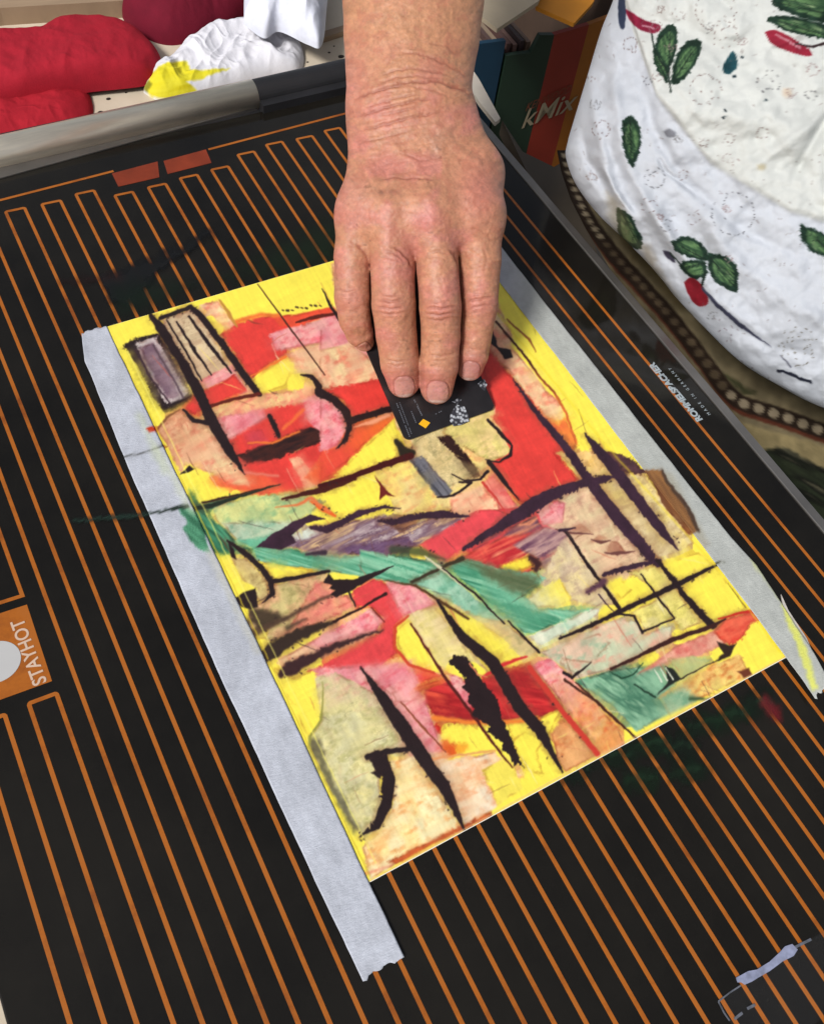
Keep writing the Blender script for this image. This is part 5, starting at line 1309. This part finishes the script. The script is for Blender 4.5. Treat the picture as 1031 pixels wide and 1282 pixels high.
bm = bmesh.new(); prism(bm, [tuple(far[:2]), (pa[0] - .004, pa[1]), (.2665, .425), (.2665, -.6), (-1.2, -.6), (-1.2, 1.5), (far[0], 1.5)], ZW - .03, ZW)
for x_, y_, r_ in ((126, 141, 3.6), (136, 124, 3), (158, 116, 1.6), (427, 71, 4), (412, 66, 1.8), (300, 90, 1.6), (418, 58, 1.2), (385, 78, 1.5), (60, 18, 1.4), (90, 14, 1.2)):
    c_ = at(x_, y_, ZW); e_ = at(x_ + r_, y_, ZW); rr = np.linalg.norm(e_ - c_)
    prism(bm, [(c_[0] + rr * math.cos(t), c_[1] + rr * .8 * math.sin(t)) for t in np.linspace(0, 2 * PI, 14, endpoint=False)], ZW, ZW + .0003, 1)
tag(fin(bm, 'worktop', [m_top, m_hole], tri=True), kind='structure')
bm = bmesh.new(); prism(bm, [(-3, -3), (4, -3), (4, 5), (-3, 5)], -.80, -.78)
tag(fin(bm, 'floor', mat('floor', s2l(92, 84, 72), .7, var=.3, vs=6)), kind='structure')

def pxprism(name, pts, z, th, material, label=None, cat=None, parent=None, group=None):
    bm = bmesh.new(); prism(bm, [tuple(at(a, b, z)[:2]) for a, b in pts], z - th, z)
    o = fin(bm, name, material, parent, tri=True)
    if label: tag(o, label, cat, group)
    return o
m_wood = mat('brown_board', s2l(146, 124, 100), .6, var=.2, vs=12, stretch=(1, 9, 1))
pxprism('wooden_board', [(-160, 30), (0, 10), (150, 1), (240, -8), (240, -70), (-160, -60)], ZW + .012, .012, m_wood, 'narrow brown wooden board behind the red cloth, at the far edge of the worktop', 'board')
pxprism('groove_strip', [(402, 40), (435, 30), (436, 37), (402, 48)], ZW + .004, .0038, m_wood, 'short grey-brown slat on the cream worktop beside the forearm', 'groove')  # raised strip put in for the dark groove line in the worktop
m_wht = mat('white_card', s2l(206, 198, 184), .7, var=.1)
pxprism('card_strip', [(592, 88), (600, 100), (613, 124), (626, 148), (620, 153), (600, 128), (588, 110)], ZW + .010, .003, m_wht, 'small off-white card strip lying beside the far right corner of the hot plate', 'card strip')

# ------------------------------------------------------------------ cloths on the worktop
def blob(name, outline, cen, z0, H, cols, material, label, cat, seed, fold=.35, pw=3.0, K=90, M=420, fs=38., group=None, dirn=(1, .2)):
    ol = densify(outline + [outline[0]], M + 1)[:-1]
    s = np.linspace(0, 1, K) ** .8
    PX_ = cen[0] + (ol[None, :, 0] - cen[0]) * s[:, None]; PY_ = cen[1] + (ol[None, :, 1] - cen[1]) * s[:, None]
    prof = (1 - s ** pw) ** .55
    u = PX_ * dirn[0] + PY_ * dirn[1]; v = -PX_ * dirn[1] + PY_ * dirn[0]
    wv = fbm(PX_ / fs, PY_ / fs, seed + 20, 3) * 40
    fo = 1 - np.abs(fbm((u + wv) / (fs * 1.9), (v + wv) / (fs * .75), seed, 4) - .5) * 3.2
    cr = np.zeros(PX_.shape)
    for i_, (f_, w_) in enumerate(((fs * 1.5, .5), (fs * .8, .3), (fs * .42, .2))):   # crisp creases: ridged noise at three sizes, axes turned
        a_ = seed + i_ * 1.1; uu_ = PX_ * math.cos(a_) + PY_ * math.sin(a_); vv_ = -PX_ * math.sin(a_) + PY_ * math.cos(a_)
        cr += w_ * (1 - 2.6 * np.abs(vn(uu_ / f_ + 5, vv_ / (f_ * .55) + 7, seed + i_ * 3) - .5))
    fo = .35 * fo + .65 * cr
    zz = z0 + H * prof[:, None] * (1 + fold * 1.5 * (fo - .5)) + prof[:, None] * (fbm(PX_ / 14, PY_ / 14, seed + 5, 3) - .5) * H * .08
    d = np.stack([(PX_ - CX) / F, (PY_ - CY) / F, np.ones_like(PX_)], -1) @ R
    k0 = (z0 - C0[2]) / d[..., 2]; P3 = C0 + d * k0[..., None]; P3[..., 2] = zz     # raised straight up from the worktop
    Vb = P3.reshape(-1, 3); c4 = np.ones((len(Vb), 4)); qx, qy = proj(Vb)
    c = cols(qx, qy) if callable(cols) else flat(cols, .06, seed)(qx, qy)
    c4[:, :3] = lin(np.clip(c, 0, 1)) * ALB
    o = link(name, mesh_np(name, Vb, grid_faces(K, M, True), c4), material, None, True); tag(o, label, cat, group); return o
m_fab = mat_pig('soft_cotton', .85, .15, bump=.4, bs=900., bd=.0004)
m_tis = mat_pig('paper_towel', .8, .1, bump=.6, bs=500., bd=.0003)
g_ = 'red cloths on the worktop'
blob('red_cloth', [(-60, 128), (0, 132), (55, 122), (105, 116), (116, 130), (116, 150), (108, 165), (60, 178), (0, 190), (-60, 195)], (40, 152), ZW, .010, (176, 34, 48), m_fab, 'small red cloth end by the steel tube, peeping out from under the big red roll', 'cloth', 5, .3, group=g_, fs=50)
blob('red_cloth', [(-90, 66), (0, 60), (50, 56), (90, 38), (130, 36), (170, 44), (192, 62), (204, 82), (198, 98), (180, 108), (110, 116), (60, 124), (0, 134), (-90, 146)], (60, 90), ZW + .004, .017, (172, 34, 50), m_fab, 'large rolled bright red cloth lying at the left of the worktop', 'cloth', 9, .30, 8., group=g_, fs=105)
blob('dark_red_cloth', [(140, -60), (150, 10), (162, 34), (186, 50), (213, 57), (245, 52), (272, 42), (300, 30), (318, 12), (330, -60)], (235, -20), ZW, .03, (112, 22, 42), m_fab, 'dark crimson cloth bundle at the top edge, behind the white paper towel', 'cloth', 14, .15, 4.)
def towel(qx, qy):
    c = Canvas(150, -80, 440, 160, (232, 232, 240), 1.0)
    q = cropf(0, 0, 1 / 2.343)
    c.poly(q(425,262, 440,215, 495,182, 545,180, 560,205, 675,203, 600,228, 545,240, 582,268, 500,297, 445,285), streak([(206, 190, 20), (232, 222, 60), (222, 210, 40)], -.2, 4, 30, 5), 2, 3)
    c.poly(q(420,265, 432,232, 445,245, 432,272), (120, 120, 40), 2, 2, .8)
    return c.sample(qx, qy)[:, :3]
m1 = blob('paper_towel', [(180, 116), (188, 100), (212, 84), (236, 60), (262, 46), (300, 36), (340, 34), (376, 58), (376, 90), (340, 98), (300, 108), (240, 124), (200, 126)], (280, 82), ZW, .013, towel, m_tis, 'crumpled white paper towel with a bright yellow paint stain', 'paper towel', 22, .55, 5.5, fs=40)
blob('paper_towel_sheet', [(305, 30), (312, -50), (360, -70), (410, -60), (408, 20), (402, 58), (385, 56), (350, 40), (330, 48)], (360, 0), ZW + .02, .022, (226, 230, 244), m_tis, 'smooth bluish white paper sheet standing behind the stained paper towel, beside the forearm', 'paper towel', 31, .3, 2.6, fs=40)

# ------------------------------------------------------------------ open cardboard box beyond the plate
ZT_ = -.045
b0_, b1_ = at(600, 55, ZT_), at(750, 26, ZT_)
fx = Vector(b1_ - b0_); wid = fx.length; fx.normalize(); fy = Vector((-fx.y, fx.x, 0)); fz = Vector((0, 0, 1))
if fy.y < 0: fy = -fy
O3 = Vector(b0_)
BM = Matrix(((fx.x, fy.x, 0, O3.x), (fx.y, fy.y, 0, O3.y), (0, 0, 1, O3.z), (0, 0, 0, 1)))
def face_xy(px, py):
    d = Vector(R.T @ np.array([(px - CX) / F, (py - CY) / F, 1.0])); o = Vector(C0)
    k = (O3 - o).dot(fy) / d.dot(fy); q = o + d * k - O3
    return q.dot(fx), q.z
xg, xr_, xo = face_xy(633, 51)[0], face_xy(693, 46)[0], face_xy(737, 31)[0]; xe = face_xy(790, 15)[0]; BZ = -.30
boxo = tag(empty('cardboard_box', tuple(O3 + Vector((0, 0, BZ)))), 'open cardboard box with blue, green, red and orange bands and white lettering, behind the hand', 'box')
mb = [mat('box_blue', s2l(14, 54, 78), .6, var=.1), mat('box_green', s2l(28, 52, 38), .6, var=.1), mat('box_red', s2l(140, 44, 28), .6, var=.1), mat('box_orange', s2l(156, 94, 22), .6, var=.1), mat('box_inside', s2l(70, 54, 44), .8, var=.2)]
bm = bmesh.new()
def panel(pts, mi, y0=0, y1=.004):   # front panel pieces given in face coordinates
    n = len(pts); a = [bm.verts.new(BM @ Vector((p[0], y0, p[1]))) for p in pts]; b = [bm.verts.new(BM @ Vector((p[0], y1, p[1]))) for p in pts]
    fs = [bm.faces.new(a[::-1]), bm.faces.new(b)] + [bm.faces.new((a[i], a[(i + 1) % n], b[(i + 1) % n], b[i])) for i in range(n)]
    for f in fs: f.material_index = mi
n1 = face_xy(633, 70); n2 = face_xy(664, 66); n3 = face_xy(676, 44)
panel([(-.10, BZ), (xg, BZ), (xg, face_xy(633, 51)[1]), (0, 0), (-.10, .0)], 0)
panel([(xg, BZ), (xr_, BZ), (xr_, face_xy(693, 44)[1]), n3, n2, n1], 1)
panel([(xr_, BZ), (xo, BZ), (xo, face_xy(737, 31)[1]), (xr_, face_xy(693, 44)[1])], 2)
panel([(xo, BZ), (xe, BZ), (xe, .005), (xo, face_xy(737, 31)[1])], 3)
fin(bm, 'front_panel', mb, boxo)
bm = bmesh.new()
box(bm, -.10, .24, BZ, xe, .244, -.01, BM); box(bm, xe, 0, BZ, xe + .004, .244, 0, BM); box(bm, -.104, 0, BZ, -.10, .244, 0, BM); box(bm, -.10, .004, BZ, xe, .24, BZ + .004, BM)
fin(bm, 'carton', mb[4], boxo)
m_flapc = mat('flap_cream', s2l(176, 162, 138), .7, var=.08); m_flapo = mat('flap_orange', s2l(206, 134, 30), .7, var=.08)
pxprism('flap', [(585, -70), (700, -70), (674, 1), (622, 36), (604, 22), (590, -10)], .0, .003, m_flapc, parent=boxo)
pxprism('flap', [(668, -40), (770, -60), (742, 3), (718, 29), (671, 8)], -.012, .003, m_flapo, parent=boxo)
def facetext(s, p, q, hpx, material, name, bold=0, sh=.15):
    a = Vector(face_xy(*p) + (0,)); b = Vector(face_xy(*q) + (0,)); cu = bpy.data.curves.new('t', 'FONT'); cu.body = s; cu.size = 1; cu.offset = bold
    tmp = bpy.data.objects.new('t', cu); COL.objects.link(tmp); me = bpy.data.meshes.new_from_object(tmp.evaluated_get(bpy.context.evaluated_depsgraph_get())); bpy.data.objects.remove(tmp)
    xs = [v.co.x for v in me.vertices]; w0 = max(xs); L = (b - a).length; ex = (b - a) / L; up = Vector((.18, 1, 0)).normalized(); h = hpx
    for v in me.vertices:
        q3 = a + ex * (v.co.x / w0 * L) + up * (v.co.y * h); v.co = BM @ Vector((q3.x, -.0008, q3.y))
    me.materials.clear(); return link(name, me, material, boxo)
m_wl = mat('box_lettering', s2l(158, 146, 122), .6); m_wl2 = mat('box_lettering_red', s2l(120, 64, 44), .6)
facetext('kMix', (650, 161), (716, 136), .027, m_wl, 'lettering', .008); facetext('KENWOOD', (656, 139), (712, 115), .011, m_wl2, 'lettering', .004)
mcols = [s2l(116, 96, 84), s2l(80, 60, 56), s2l(136, 118, 100), s2l(92, 66, 62), s2l(120, 92, 84), s2l(70, 56, 56), s2l(128, 106, 92)]
for i in range(7):
    bm = bmesh.new(); x0 = n1[0] - .014 + i * .0062
    box(bm, x0, .008, BZ + .02, x0 + .0035, .16 + .01 * (i % 3), -.012 + .002 * (i % 2), BM @ Matrix.Shear('XZ', 4, (.12, 0)) if False else BM)
    lab = 'thin brownish card in the row filed inside the open cardboard box'
    tag(fin(bm, 'colour_card', mat('card_tone', mcols[i], .7)), lab, 'card', 'cards filed in the open box')
pxprism('ledge', [(628, 150), (654, 190), (693, 209), (716, 196), (750, 330), (700, 300)], -.058, .012, mat('ledge_grey_brown', s2l(80, 72, 62), .7, var=.15, vs=20), 'grey-brown ledge between the hot plate corner and the dotted hem of the skirt', 'ledge')

# ------------------------------------------------------------------ daylight, camera, output
wd = bpy.data.worlds.new('World'); sc.world = wd; wd.use_nodes = True
nt = wd.node_tree; sky = nt.nodes.new('ShaderNodeTexSky'); sky.sky_type = 'NISHITA'; sky.sun_disc = False
SUN_EL, SUN_AZ = 47., 250.   # azimuth measured clockwise from +Y
sky.sun_elevation = math.radians(SUN_EL); sky.sun_rotation = math.radians(SUN_AZ); sky.air_density = 1.; sky.dust_density = 3.; sky.ozone_density = .6
hs = nt.nodes.new('ShaderNodeHueSaturation'); hs.inputs['Saturation'].default_value = .42   # thin cloud
nt.links.new(sky.outputs['Color'], hs.inputs['Color']); nt.links.new(hs.outputs['Color'], nt.nodes['Background'].inputs['Color']); nt.nodes['Background'].inputs['Strength'].default_value = .074
sl = bpy.data.lights.new('sun', 'SUN'); sl.energy = 2.7; sl.angle = math.radians(12); sl.color = (1, .965, .92)
so = bpy.data.objects.new('sun', sl); COL.objects.link(so)
az, el = math.radians(SUN_AZ), math.radians(SUN_EL)
sd = Vector((math.sin(az) * math.cos(el), math.cos(az) * math.cos(el), math.sin(el)))
so.rotation_euler = sd.to_track_quat('Z', 'Y').to_euler(); so.location = sd * 3
cam = bpy.data.cameras.new('camera'); co = bpy.data.objects.new('camera', cam); COL.objects.link(co)
cam.sensor_fit = 'VERTICAL'; cam.sensor_height = 36.; cam.lens = 36. * F / 1282.; cam.clip_start = .01; cam.clip_end = 100
Mr = Matrix([[R[0][i], -R[1][i], -R[2][i]] for i in range(3)]); co.matrix_world = Matrix.Translation(Vector(C0)) @ Mr.to_4x4()
sc.camera = co
sc.view_settings.view_transform = 'Standard'; sc.view_settings.look = 'None'; sc.view_settings.gamma = 1; sc.view_settings.exposure = 0.35
sc.view_settings.use_curve_mapping = False
